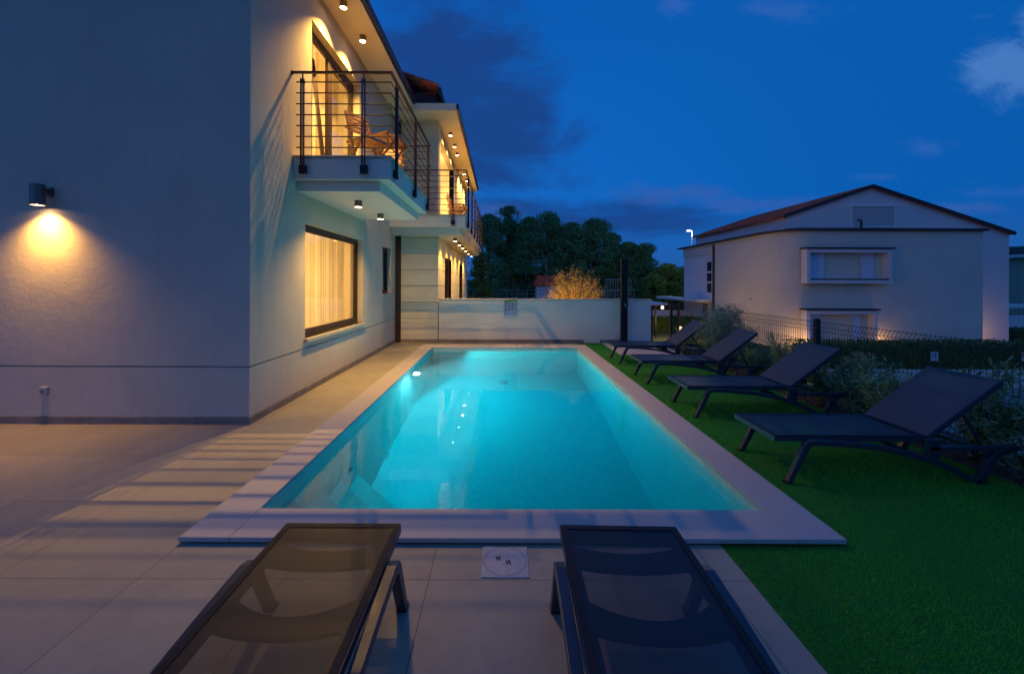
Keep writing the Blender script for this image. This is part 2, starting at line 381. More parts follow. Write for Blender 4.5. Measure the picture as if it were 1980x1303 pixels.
# turf blades
def turf():
    out = []
    for (xa, xb, ya, yb, dens, h, wd) in ((1.36, 4.12, .7, 3.4, 11000, .020, .0032), (2.13, 4.12, 3.4, 5.6, 7000, .020, .0042), (2.13, 4.12, 5.6, 11.0, 2600, .022, .007)):
        n = int((xb-xa)*(yb-ya)*dens)
        x = rng.uniform(xa, xb, n); y = rng.uniform(ya, yb, n)
        k = ((x > 2.125) | (y < 2.50)) & ~((x > 2.66) & (y > 9.25))
        x, y = x[k], y[k]; n = len(x)
        an = rng.uniform(0, 2*np.pi, n); pt = np.sin(x*2.3+1.3*np.sin(y*1.7))*np.cos(y*1.9+1.1*np.sin(x*2.9)); hh = h*rng.uniform(.5, 1.25, n)*(1+.28*pt); lean = (rng.normal(0, .45, (n, 2))+np.stack([.55*pt, .35*np.cos(x*1.4+y)], 1))*hh[:, None]
        wx, wy = np.cos(an)*wd/2, np.sin(an)*wd/2
        z = np.full(n, -.006)
        A = np.stack([x-wx, y-wy, z], 1); B = np.stack([x+wx, y+wy, z], 1); T = np.stack([x+lean[:, 0], y+lean[:, 1], z+hh], 1)
        out.append(np.stack([A, B, T], 1))
    return np.concatenate(out)
tag(quads('artificial_turf', turf(), GRASSL), 'short dark green turf beside the pool', 'grass', kind='stuff')
# mulch chips
n = 5000
C = np.stack([rng.uniform(4.13, 4.6, n), rng.uniform(1.5, 11, n), rng.uniform(-.02, .025, n)], 1)
tag(quads('bark_chips', leaves(C, .035, .5, 0), MULCH), 'reddish brown bark chips under the fence shrubs', 'mulch', kind='stuff')

# drive and lawn beyond the fence (lower level)
p = MB(); p.box(5.0, 40, 3, 12.1, gz, gz+.012); struct('driveway', p, ROADM)

# ------------------------------------------------------------------ swimming pool
PX0, PX1, PY0, PY1, PB = -1.675, 1.83, 2.846, 9.99, -2.33
pool = empty('swimming_pool', (0, 6.4, 0), 'long rectangular lit pool with pale stone rim, full of turquoise water', 'swimming pool')
po = (0, 6.4, 0)
b = MB(); T = .16
b.box(PX0-T, PX0, PY0-T, PY1+T, PB-T, .008); b.box(PX1, PX1+T, PY0-T, PY1+T, PB-T, .008)
b.box(PX0, PX1, PY0-T, PY0, PB-T, .008); b.box(PX0, PX1, PY1, PY1+T, PB-T, .008); b.box(PX0, PX1, PY0, PY1, PB-T, PB)
b.build('basin', MOSAIC, pool, po)
c = MB(); cx0, cx1, cy0, cy1 = -1.97, 2.115, 2.526, 10.5; ix0, ix1, iy0, iy1 = -1.662, 1.817, 2.856, 9.98
c.box(cx0, ix0, cy0, cy1, .012, .042); c.box(ix1, cx1, cy0, cy1, .012, .042)
c.box(ix0+.002, ix1-.002, cy0, iy0, .012, .0418); c.box(ix0+.002, ix1-.002, iy1, cy1, .012, .0418)
c.build('coping', COPING, pool, po, bevel=.004)
for k, (d, L) in enumerate(((.24, .50), (.61, .99), (.98, 1.47), (1.43, 2.0))):
    s = MB(); zt = -.05-d; zb = zt-(.40 if k < 3 else .85)
    s.prism([(PX0, PY0), (PX0+L, PY0), (PX0, PY0+L)], 'z', zb, zt); s.build('step', STEPM, pool, po)
# underwater lamp
LY, LZ = 7.83, -.36
f = MB(); f.tube([(PX0-.01, LY, LZ), (PX0+.02, LY, LZ)], .10, 20); fo = f.build('pool_light', mat('white_plastic', (.7, .7, .7), .4), pool, po)
f = MB(); f.tube([(PX0+.02, LY, LZ), (PX0+.03, LY, LZ)], .06, 20); f.build('lens', emis('pool_lens', (.9, 1, 1), 30), fo, po)
pl = lamp('pool_lamp', 'SPOT', (PX0+.06, LY, LZ), 960, (.70, 1.0, .98), .06, fo, 179, .12, origin=po)
pl.rotation_euler = Vector((1, -0.30, -.12)).to_track_quat('-Z', 'Y').to_euler()
f = MB(); f.tube([(PX0-.01, 4.59, -1.09), (PX0+.015, 4.59, -1.09)], .045, 16); f.build('inlet', mat('grey_plastic', (.18, .2, .22), .4), pool, po)
f = MB(); f.tube([(.06, 9.3, PB-.005), (.06, 9.3, PB+.02)], .12, 20); f.build('drain', MATS['grey_plastic'], pool, po)
wt = MB(); wt.box(PX0-.03, PX1+.03, PY0-.03, PY1+.03, PB-.03, -.05); struct('water', wt, WATER)

# skimmer lid in the paving
sk = empty('access_cover', (.03, 2.37, 0), 'square white plastic cover with round lid set in the paving before the pool', 'cover')
so = (.03, 2.37, 0); WP = mat('cover_plastic', (.40, .40, .42), .5, var=.1, vscale=20)
sx, sy = .025, 2.375
b = MB(); b.box(sx-.132, sx+.132, sy-.132, sy+.132, -.002, .006); b.build('frame', WP, sk, so, bevel=.002)
GR = mat('groove_dark', (.03, .03, .04), .8)
b = MB()
for k in range(48):
    a0, a1 = 2*math.pi*k/48, 2*math.pi*(k+1)/48
    b.add([(sx+r*math.cos(a), sy+r*math.sin(a), .0068) for a in (a0, a1) for r in (.120, .1225)], [(0, 1, 3, 2)])
b.build('lid_groove', GR, sk, so)
for (hx, hy) in ((-.035, .022), (.022, -.012)):
    b = MB()
    for q in (-.012, .004):
        b.obox((sx+hx+q, sy+hy, .0075), (1, .25, 0), (-.25, 1, 0), (0, 0, 1), (.0035, .017, .001))
    b.obox((sx+hx-.002, sy+hy+.004, .0075), (1, .25, 0), (-.25, 1, 0), (0, 0, 1), (.010, .0025, .001))
    b.build('grip_slot', GR, sk, so)

# ------------------------------------------------------------------ main house
WX = -2.83; FY = 4.65
H = (WX, FY, 0)
house = empty('house', H, 'white stuccoed two-storey house with a railed balcony, brown windows and a lit eave', 'house')
def hp(name, mb, m, parent=None, **k): return mb.build(name, m, parent or house, H, **k)
def wallx(xa, xb, ya, yb, za, zb, holes):      # slab between xa..xb with rectangular holes (y0,y1,z0,z1)
    m = MB(); ys = sorted({ya, yb, *[h[0] for h in holes], *[h[1] for h in holes]})
    for i in range(len(ys)-1):
        a, b_ = ys[i], ys[i+1]; mid = (a+b_)/2
        hs = sorted([h for h in holes if h[0] < mid < h[1]], key=lambda h: h[2]); z = za
        for h in hs: m.box(xa, xb, a, b_, z, h[2]); z = h[3]
        m.box(xa, xb, a, b_, z, zb)
    return m
GW = (5.96, 8.42, .79, 2.46); SW = (9.82, 10.60, 1.33, 2.46); BD = (6.14, 8.20, 3.32, 5.50)
WT = .25
m = wallx(WX-WT, WX, FY, 11.3, .655, 6.3, [GW, SW, BD])
m.box(-14, WX-WT, FY, FY+WT, .655, 6.3)
hp('wall', m, STUCCO)
m = MB(); m.box(-14, WX, FY, FY+.2, .085, .637); m.box(WX-WT, WX, FY+.2, 11.3, .085, .637); hp('lower_wall', m, STUCCO)
m = MB(); m.box(-14, WX-.012, FY+.012, FY+.2, .637, .655); m.box(WX-WT, WX-.012, FY+.2, 11.3, .637, .655); hp('wall_groove', m, mat('groove_paint', (.30, .28, .26), .9))
m = MB(); xx = WX+.012
while xx > -13: m.box(xx-.596, xx, FY-.012, FY+.1, 0, .082); xx -= .6
yy = FY+.1
while yy < 11.0: m.box(WX-.1, WX+.012, yy, min(yy+.596, 11.05), 0, .082); yy += .6
hp('baseboard', m, PLINTH, bevel=.002)
# eave with fascia and gutter
EX = -2.27
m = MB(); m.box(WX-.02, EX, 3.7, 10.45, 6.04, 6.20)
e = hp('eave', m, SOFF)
m = MB(); m.box(EX, EX+.03, 3.7, 10.45, 6.035, 6.19); hp('fascia', m, PAINT, e)
m = MB(); m.box(EX+.03, EX+.085, 3.7, 10.45, 6.06, 6.185); hp('gutter', m, BROWN, e, bevel=.01)
m = MB(); m.prism([(WX-4.5, 8.0), (EX+.06, 6.21), (EX+.06, 6.27), (WX-4.5, 8.1)], 'y', 3.7, 10.45); hp('roof', m, TERRA)
m = MB(); m.prism([(-2.98, .02), (-2.83, .02), (-2.83, .01)], 'z', 0, .01)
# window frames
def window(parent, o, WXp, hole, bars, depth=.10, fw=.07, glassm=GLASS, name='window', split=None, sidein=+1):
    ya, yb, za, zb = hole; xf = WXp-depth
    m = MB(); m.box(xf-.05, xf, ya, ya+fw, za, zb); m.box(xf-.05, xf, yb-fw, yb, za, zb); m.box(xf-.05, xf, ya+fw, yb-fw, za, za+fw); m.box(xf-.05, xf, ya+fw, yb-fw, zb-fw, zb)
    # inner sash lip
    f2 = .035; q = fw
    m.box(xf-.055, xf-.018, ya+q, ya+q+f2, za+q, zb-q); m.box(xf-.055, xf-.018, yb-q-f2, yb-q, za+q, zb-q)
    m.box(xf-.055, xf-.018, ya+q+f2, yb-q-f2, za+q, za+q+f2); m.box(xf-.055, xf-.018, ya+q+f2, yb-q-f2, zb-q-f2, zb-q)
    for yc in bars: m.box(xf-.052, xf-.002, yc-.04, yc+.04, za+q+f2, zb-q-f2)
    win = m.build(name, BROWN, parent, o, bevel=.004)
    gl = MB(); gl.box(xf-.042, xf-.036, ya+q, yb-q, za+q, zb-q); gl.build('pane', glassm, win, o)
    return win
def curtain(parent, o, xw, ya, yb, za, zb, amp=.03, per=.11, seed=0):
    r = random.Random(seed); m = MB(); n = int((yb-ya)/.008); ph = 0; vs = []
    for i in range(n+1):
        y = ya+(yb-ya)*i/n; ph += .008/per*2*math.pi*r.uniform(.3, 1.7)
        xx = xw+amp*(math.sin(ph)+.35*math.sin(ph*2.3+1))
        vs += [(xx, y, za), (xx+amp*.2*math.sin(ph*.5), y, zb)]
    m.add(vs, [(2*i, 2*i+2, 2*i+3, 2*i+1) for i in range(n)])
    return m.build('curtain', CURT, parent, o, smooth=True)
win = window(house, H, WX, GW, [])
m = MB(); m.box(WX-.10, WX+.055, GW[0]-.04, GW[1]+.08, .735, .79); hp('sill', m, SILL, win, bevel=.004)
curtain(win, H, WX-.42, GW[0]-.1, GW[1]+.15, .72, 2.6, .035, .13, 3)
win2 = window(house, H, WX, SW, [], depth=.10, fw=.06)
m = MB(); m.box(WX-.10, WX+.04, SW[0]-.03, SW[1]+.03, 1.285, 1.33); hp('sill', m, SILL, win2, bevel=.004)
m = MB(); m.box(WX-1.0, WX-.6, SW[0]-.3, SW[1]+.3, 1.0, 2.8); hp('room_shade', m, DARKROOM, win2)  # dark block standing in for the unlit room behind the small window
# balcony door: fixed pane, tilted open sash, second sash
ya, yb, za, zb = BD; xf = WX-.12; fw = .07
m = MB(); m.box(xf-.06, xf, ya, ya+fw, za, zb); m.box(xf-.06, xf, yb-fw, yb, za, zb); m.box(xf-.06, xf, ya+fw, yb-fw, zb-.12, zb); m.box(xf-.06, xf, ya+fw, yb-fw, za, za+.04)
m.box(xf-.06, xf, 7.02, 7.12, za+.04, zb-.12); m.box(xf-.06, xf, 6.38, 6.43, za+.04, zb-.12)
door = m.build('balcony_door', BROWN, house, H, bevel=.004)
m = MB(); m.box(xf-.035, xf-.03, ya+fw, 6.38, za+.04, zb-.12); m.box(xf-.035, xf-.03, 7.2, yb-fw-.06, za+.10, zb-.2); m.build('pane', GLASS, door, H)
m = MB()
for (a, b2, c2, d2) in ((7.12, 7.20, za+.04, zb-.12), (yb-fw-.07, yb-fw, za+.04, zb-.12), (7.20, yb-fw-.07, za+.04, za+.12), (7.20, yb-fw-.07, zb-.2, zb-.12)):
    m.box(xf-.055, xf-.012, a, b2, c2, d2)
m.build('sash', BROWN, door, H)
def P(yv, zv): return (xf-.04-(zv-za-.06)*.11, yv, zv)
m = MB()
for (A, B) in ((P(6.47, za+.06), P(6.47, zb-.16)), (P(6.98, za+.06), P(6.98, zb-.16)), (P(6.47, za+.1), P(6.98, za+.1)), (P(6.47, zb-.16), P(6.98, zb-.16))):
    m.tube([A, B], .038, 4)
m.tube([Vector(P(6.53, 4.35))+Vector((.05, 0, 0)), Vector(P(6.53, 4.22))+Vector((.06, 0, 0))], .012, 6)
s_ = m.build('tilted_sash', BROWN, door, H)
curtain(door, H, WX-.50, 7.15, 8.35, 3.3, 5.7, .03, .12, 5)
curtain(door, H, WX-.50, 6.05, 6.45, 3.3, 5.7, .03, .10, 6)
# rooms behind the windows (closed shells with a lamp)
def room(xa, xb, ya, yb, za, zb, power, lx, ly, lz):
    m = MB(); t = .05
    m.box(xa, xa+t, ya, yb, za, zb); m.box(xa+t, xb, ya, ya+t, za, zb); m.box(xa+t, xb, yb-t, yb, za, zb); m.box(xa+t, xb, ya+t, yb-t, za, za+t); m.box(xa+t, xb, ya+t, yb-t, zb-t, zb)
    o = hp('room', m, ROOM)
    lamp('room_lamp', 'POINT', (lx, ly, lz), power, (1, .62, .20), .25, o, origin=H)
room(-7, WX-WT-.003, 5.0, 9.3, .05, 2.75, 210, -5.2, 7.1, 2.1)
room(-6, WX-WT-.003, 5.2, 9.2, 3.2, 5.85, 120, -4.6, 6.9, 5.0)
# balcony
BX, BY0, BY1 = -1.53, 5.62, 8.44
m = MB(); m.box(WX-.01, BX, BY0, BY1, 3.0, 3.29); bal = hp('balcony', m, PAINT, bevel=.006)
m = MB(); m.box(WX-.01, BX-.16, BY0+.11, BY1-.1, 2.86, 2.9995); hp('soffit', m, PAINT, bal)
m = MB(); m.box(WX-.05, BX+.03, BY0-.03, BY1+.02, 3.2905, 3.315); hp('edge_tiles', m, SILL, bal, bevel=.003)
def railing(parent, o, xr, yf, yb, xw, posts_f, posts_s, end_return=True, zs=None):
    """xr: x of the outer run; yf..yb along y; xw: wall x at the front return"""
    zs = zs or [3.41+.1465*k for k in range(7)]
    m = MB(); m.box(xw, xr+.02, yf-.02, yf+.02, 4.405, 4.43); m.box(xr-.02, xr+.02, yf+.02, yb+.1, 4.4055, 4.4295)
    if end_return: m.box(xw, xr-.02, yb+.06, yb+.1, 4.405, 4.43)
    m.tube([(xw-.02, yf, 4.417), (xw+.01, yf, 4.417)], .03, 8)
    rail = m.build('railing', IRON, parent, o, bevel=.003)
    b = MB()
    for z in zs:
        pts = [(xw+.06, yf, z), (xr, yf, z), (xr, yb+.08, z)]
        b.tube([pts[0], pts[1]], .0085, 6); b.tube([(xr, yf-.008, z), pts[2]], .0085, 6)
        if end_return: b.tube([(xr+.04, yb+.05, z), (xw+.02, yb+.05, z)], .0085, 6)
    b.build('bar', IRON, rail, o)
    for (kind, t) in [('f', t) for t in posts_f]+[('s', t) for t in posts_s]:
        b = MB()
        if kind == 'f':
            yy = yf-.012
            for s in (-.017, .017): b.box(t+s-.0055, t+s+.0055, yy-.02, yy+.02, 3.05, 4.33)
            b.box(t-.03, t+.03, yy-.015, yy+.015, 4.27, 4.295); b.tube([(t, yf, 4.27), (t, yf, 4.41)], .009, 6)
            b.box(t-.045, t+.055, yy-.012, yy+.03, 3.06, 3.17)
        else:
            xx = xr+.012
            for s in (-.017, .017): b.box(xx-.02, xx+.02, t+s-.0055, t+s+.0055, 3.05, 4.33)
            b.box(xx-.015, xx+.015, t-.03, t+.03, 4.27, 4.295); b.tube([(xr, t, 4.27), (xr, t, 4.41)], .009, 6)
            b.box(xx-.035, xx+.012, t-.045, t+.055, 3.06, 3.17)
        b.build('post', BLACKM, rail, o)
    return rail
railing(house, H, -1.495, 5.565, 8.47, WX, [-2.684, -1.862], [5.82, 7.09, 8.32])
# downpipe at the inner corner
m = MB(); m.box(-2.83, -2.70, 11.0, 11.12, 0, 2.85); hp('downpipe', m, BROWN, bevel=.01)

# ------------------------------------------------------------------ rear wing
WY = 11.05; SX = -1.70
G = (SX, WY, 0)
wing = empty('house_wing', G, 'rear wing clad in pale grooved panels with loggia, long balcony and spotlit eave', 'house')
def wp(name, mb, m, parent=None, **k): return mb.build(name, m, parent or wing, G, **k)
grv = [.645, 1.08, 1.51, 1.94, 2.37, 2.80]; grv += [3.25+.43*k for k in range(7)]
# cladding courses between grooves
D1 = (12.35, 14.0, .05, 2.35); D2 = (16.6, 17.9, .05, 2.35); LG = (11.45, 14.8, 3.32, 5.62); WE = 20.3
zs = [.085]+grv+[6.2]
m = MB(); core = MB()
for i in range(len(zs)-1):
    za_, zb_ = zs[i]+.007, zs[i+1]-.007
    m.box(-2.69, SX, WY, WY+.1, za_, zb_)                      # front face course
    segs = [(WY+.1, WE)]
    for h in (D1, D2, LG):
        if za_ < h[3]-.05 and zb_ > h[2]+.05:
            ns = []
            for (a, b_) in segs:
                if h[0] > a and h[1] < b_: ns += [(a, h[0]), (h[1], b_)]
                else: ns.append((a, b_))
            segs = ns
    for (a, b_) in segs: m.box(SX-.2, SX, a, b_, za_, zb_)
wp('wall', m, CLAD)
core = wallx(SX-.19, SX-.012, WY+.012, WE-.01, .08, 6.2, [D1, D2, (LG[0], LG[1], 3.30, 5.6)])
core.box(-2.69, SX-.19, WY+.012, WY+.09, .08, 6.2)
wp('wall_core', core, MATS['groove_paint'])
m = MB(); m.box(-2.69, SX+.01, WY-.012, WY+.05, 0, .083); m.box(SX-.1, SX+.01, WY+.05, WE, 0, .083); wp('baseboard', m, PLINTH)
for (hh) in (D1, D2):
    window(wing, G, SX, (hh[0], hh[1], hh[2], hh[3]), [(hh[0]+hh[1])/2], depth=.08, name='door')
    m = MB(); m.box(SX-1.2, SX-.9, hh[0]-.1, hh[1]+.1, 0, 2.6); wp('room_shade', m, DARKROOM)  # dark block painted as the gloom of the room behind each door
# loggia interior
m = MB(); lx = SX-1.45
m.box(lx-.1, lx, LG[0]-.2, LG[1]+.2, 3.2, 5.9); m.box(lx, SX-.2, LG[1], LG[1]+.1, 3.2, 5.62); m.box(lx, SX-.2, LG[0]-.12, LG[0]-.002, 3.2, 5.62)
m.box(lx, SX-.2, LG[0], LG[1], 5.62, 5.72); m.box(lx, SX-.005, LG[0], LG[1], 3.2, 3.31)
wp('loggia', m, PAINT)
# wing eave and roof
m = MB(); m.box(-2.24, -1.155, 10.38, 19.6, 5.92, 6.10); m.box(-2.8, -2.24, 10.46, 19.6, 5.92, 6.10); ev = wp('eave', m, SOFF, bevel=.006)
m = MB(); m.box(-1.155, -1.10, 10.40, 19.6, 5.96, 6.09); wp('gutter', m, BROWN, ev, bevel=.01)
m = MB(); m.prism([(-1.62, 6.50), (-6.0, 8.03), (-6.0, 8.08), (-1.62, 6.56)], 'y', 10.45, 19.4)
for k in range(14):                                             # barrel tiles along the verge and rows
    pass
rf = wp('roof', m, TERRA)
m = MB()
for k in range(16):
    xa = -1.62-.27*k; za = 6.57+.0*k+.094*k
    m.tube([(xa, 10.43, za), (xa-.30, 10.43, za+.105)], .045, 8)
    for q in range(30): m.tube([(xa, 10.6+.3*q, za), (xa-.29, 10.6+.3*q, za+.10)], .06, 6)
wp('tile_covering', m, TERRA, rf)
m = MB(); m.box(-1.66, -1.55, 10.5, 19.4, 6.40, 6.56); wp('gutter', m, BROWN, rf, bevel=.02)
m = MB(); m.box(-3.6, -1.72, 10.9, 19.2, 6.10, 6.38); m.prism([(-3.6, 6.38), (-1.72, 6.38), (-1.72, 6.48), (-3.6, 7.1)], 'y', 10.9, 11.2); wp('attic_wall', m, mat('dark_wall', (.12, .11, .12), .9))  # dark grey wall face below the raised roof
m = MB()
for k in range(3): m.tube([(-1.7-.5*k, 10.5, 6.47+.175*k), (-1.7-.5*k, 11.0, 6.47+.175*k)], .035, 4)
m.tube([(-1.62, 10.6, 6.44), (-2.9, 10.6, 6.50)], .03, 4); wp('rafter', m, BROWN, rf)
# wing balcony
m = MB(); m.box(WX, -.925, 10.42, 19.0, 3.0, 3.29); b2 = wp('balcony', m, PAINT, bevel=.006)
m = MB(); m.box(WX, -1.04, 10.62, 18.85, 2.84, 2.9995); wp('soffit', m, PAINT, b2)
m = MB(); m.box(-2.5, -.90, 10.39, 11.04, 3.2905, 3.315); m.box(SX+.004, -.90, 11.04, 19.0, 3.2905, 3.315); wp('edge_tiles', m, SILL, b2, bevel=.003)
railing(wing, G, -.90, 10.38, 18.9, -2.6, [-1.235], [10.97+1.33*k for k in range(7)], zs=[3.41+.1455*k for k in range(7)])

# ------------------------------------------------------------------ fixtures
def ceiling_light(x, y, z, power, label, group, spot=150, r=.055, h=.10):
    t = empty('ceiling_spotlight', (x, y, z), label, 'lamp', group)
    m = MB(); seg = 24; vs = []; fs = []
    for (rr, zz) in ((r*.98, 0), (r, -.002), (r, -h), (r-.006, -h), (r-.006, -h+.012)):
        vs += [(rr*math.cos(2*math.pi*k/seg), rr*math.sin(2*math.pi*k/seg), zz) for k in range(seg)]
    for i in range(4):
        for k in range(seg): fs.append((i*seg+k, i*seg+(k+1) % seg, (i+1)*seg+(k+1) % seg, (i+1)*seg+k))
    m.add(vs, fs); m.build('housing', BRONZE, t)
    m = MB(); m.add([((r-.006)*math.cos(2*math.pi*k/seg), (r-.006)*math.sin(2*math.pi*k/seg), -h+.001) for k in range(seg)], [tuple(range(seg))])
    m.build('lens', LENS, t)
    lamp('spot_lamp', 'SPOT', (0, 0, -h-.012), power, WARM, .010, t, spot, .95)
    return t
ceiling_light(-2.52, 6.55, 6.04, 740, 'bronze spotlight nearest the camera under the eave above the balcony door', 'eave spotlights of the white house', 110)
ceiling_light(-2.52, 7.46, 6.04, 740, 'second bronze spotlight under the eave of the white house, right of the nearest one', 'eave spotlights of the white house', 110)
ceiling_light(-2.22, 6.40, 2.86, 205, 'bronze spotlight under the near balcony, above the wide curtained window', 'spotlights under the near balcony', 130)
ceiling_light(-2.23, 7.60, 2.86, 205, 'bronze spotlight under the near balcony, farther right one of the pair', 'spotlights under the near balcony', 130)
names = ['first', 'second', 'third', 'fourth', 'fifth', 'sixth']
for k, y in enumerate((11.93, 12.93, 13.77, 16.2, 17.26, 18.4)):
    ceiling_light(-1.49, y, 5.92, 280, '%s spotlight from the camera under the high eave of the rear wing' % names[k], 'eave spotlights of the rear wing', 130, .05, .09)
for k, y in enumerate((11.5, 12.75, 13.9, 15.1, 16.6, 18.2)):
    ceiling_light(-1.30-.006*k, y, 2.84, 135, '%s spotlight from the camera under the long balcony of the rear wing' % names[k], 'spotlights under the rear wing balcony', 130, .05, .09)
t = empty('assumed_ground_light', (1.6, 12.3, -.25), 'assumed ground light added unseen behind the boundary wall to brighten the golden bush', 'lamp')  # assumed lamp, added out of sight to brighten the bush
m = MB(); m.tube([(0, 0, 0), (0, 0, .12)], .05, 10); m.build('housing', BLACKM, t)
m = MB(); m.tube([(0, 0, .12), (0, 0, .13)], .04, 10); m.build('lens', LENS, t)
lamp('assumed_bush_lamp', 'POINT', (0, 0, .35), 230, WARM, .05, t)
lamp('assumed_loggia_lamp', 'POINT', (SX-.8, 13.2, 5.3), 110, (1, .52, .13), .08, wing, origin=G)  # unseen source assumed for the warm glow in the loggia

# wall lamp
wl = empty('wall_lamp', (-5.08, FY, 2.55), 'dark cylindrical wall lamp shining down the blank stucco wall', 'lamp')
m = MB(); m.box(-.05, .05, -.022, 0, .00, .10); m.box(-.022, .022, -.07, -.022, .03, .075); m.build('bracket', BRONZE, wl, bevel=.003)
m = MB(); seg = 28; vs = []; fs = []; r = .062
prof = ((.0, .11), (r, .11), (r, -.12), (r-.005, -.12), (r-.005, -.10))
for (rr, zz) in prof: vs += [(rr*math.cos(2*math.pi*k/seg), -.125+rr*math.sin(2*math.pi*k/seg), zz) for k in range(seg)]
for i in range(4):
    for k in range(seg): fs.append((i*seg+k, i*seg+(k+1) % seg, (i+1)*seg+(k+1) % seg, (i+1)*seg+k))
m.add(vs, fs).build('shade', BRONZE, wl)
m = MB(); m.add([((r-.006)*math.cos(2*math.pi*k/seg), -.125+(r-.006)*math.sin(2*math.pi*k/seg), -.108) for k in range(seg)], [tuple(range(seg))]); m.build('lens', LENS, wl)
lamp('wall_spot', 'SPOT', (0, -.125, -.118), 175, (1, .50, .10), .03, wl, 130, 1.0)

# socket
sk2 = empty('wall_socket', (-5.12, FY, .375), 'small pale outdoor socket low on the blank stucco wall', 'socket')
WS = mat('socket_plastic', (.5, .46, .4), .4)
m = MB(); m.box(-.042, .042, -.035, 0, -.045, .045); m.build('box', WS, sk2, bevel=.005)
m = MB(); m.tube([(0, -.043, 0), (0, -.036, 0)], .022, 16); m.build('cover', MATS['grey_plastic'], sk2)

# ------------------------------------------------------------------ boundary wall
bw = empty('boundary_wall', (1.2, 11.1, 0), 'low white rendered boundary wall behind the far end of the pool', 'wall')
bo = (1.2, 11.1, 0)
m = MB(); m.box(SX+.02, 4.0, 11.07, 11.27, 0, 1.145); m.build('wall', STUCCO_S, bw, bo)
m = MB(); m.box(SX+.02, 4.03, 11.04, 11.30, 1.146, 1.172); m.build('coping', SILL, bw, bo, bevel=.003)
m = MB(); m.box(SX+.02, 2.2, 11.052, 11.068, 0, .09); m.box(2.63, 3.2, 11.052, 11.068, 0, .09); m.build('baseboard', PLINTH, bw, bo)

# pool rules sign
sg = empty('safety_sign', (.245, 11.06, .925), 'small pool rules sign with green top strip and rows of pictograms', 'sign')
def flat(cx, cz, w_, h_, y, m, name='panel'):
    b = MB(); b.box(cx-w_/2, cx+w_/2, y-.003, y, cz-h_/2, cz+h_/2); return b.build(name, m, sg)
SW_ = mat('sign_white', (.55, .57, .62), .5); SG_ = mat('sign_green', (.16, .30, .02), .5); SR_ = mat('sign_red', (.45, .03, .05), .5)
SB_ = mat('sign_blue', (.02, .12, .38), .5); SK_ = mat('sign_black', (.02, .02, .03), .5); SC_ = mat('sign_cyan', (.05, .28, .42), .5)
pw, ph = .355, .46
flat(0, -.02, pw, ph, -.004, SW_)
flat(0, .185, pw, .05, -.008, SG_, 'header')
for r_, (cz, mm) in enumerate(((.115, SK_), (.005, SK_), (-.115, SC_))):
    for c_ in range(4):
        cx = -.13+.087*c_
        red = (r_ == 0) or (r_ == 1 and c_ < 3) or (r_ == 2 and c_ == 3)
        seg = 16; b = MB()
        b.add([(cx+rr*math.cos(2*math.pi*k/seg), -.0085, cz+rr*math.sin(2*math.pi*k/seg)) for rr in (.034, .025) for k in range(seg)], [(k, (k+1) % seg, seg+(k+1) % seg, seg+k) for k in range(seg)])
        b.build('pictogram', SR_ if red else SB_, sg)
        b = MB(); b.obox((cx, -.009, cz), (1, 0, .6), (0, 1, 0), (-.6, 0, 1), (.017, .001, .006)); b.tube([(cx+.004, -.0092, cz+.014), (cx+.004, -.0072, cz+.014)], .007, 8)
        b.build('pictogram', SK_ if red else SC_, sg)
    flat(0, cz-.052, pw*.94, .016, -.0085, SR_ if r_ < 2 else SB_, 'caption')

# solar shower
sh = empty('solar_shower', (3.22, 10.88, 0), 'tall dark column shower standing against the boundary wall', 'shower')
m = MB(); m.prism([(-.085, -.05), (.085, -.05), (.085, .05), (.04, .075), (-.04, .075), (-.085, .05)], 'z', .02, 2.17); m.build('column', BLACKM, sh, bevel=.008)
m = MB(); m.box(-.11, .11, -.08, .10, .012, .022); m.build('base', BLACKM, sh)
m = MB(); m.prism([(-.09, 2.17), (.09, 2.17), (.09, 2.25), (-.03, 2.25), (-.09, 2.235)], 'y', -.05, .06); m.box(-.03, .06, -.20, -.05, 2.2, 2.235); m.build('shower_head', BLACKM, sh, bevel=.005)
CH = mat('chrome', (.6, .6, .62), .15, metal=1)
m = MB(); m.tube([(0, -.05, 1.05), (0, -.10, 1.05)], .03, 14); m.tube([(0, -.09, 1.05), (.02, -.10, .98)], .009, 8); m.build('tap', CH, sh)

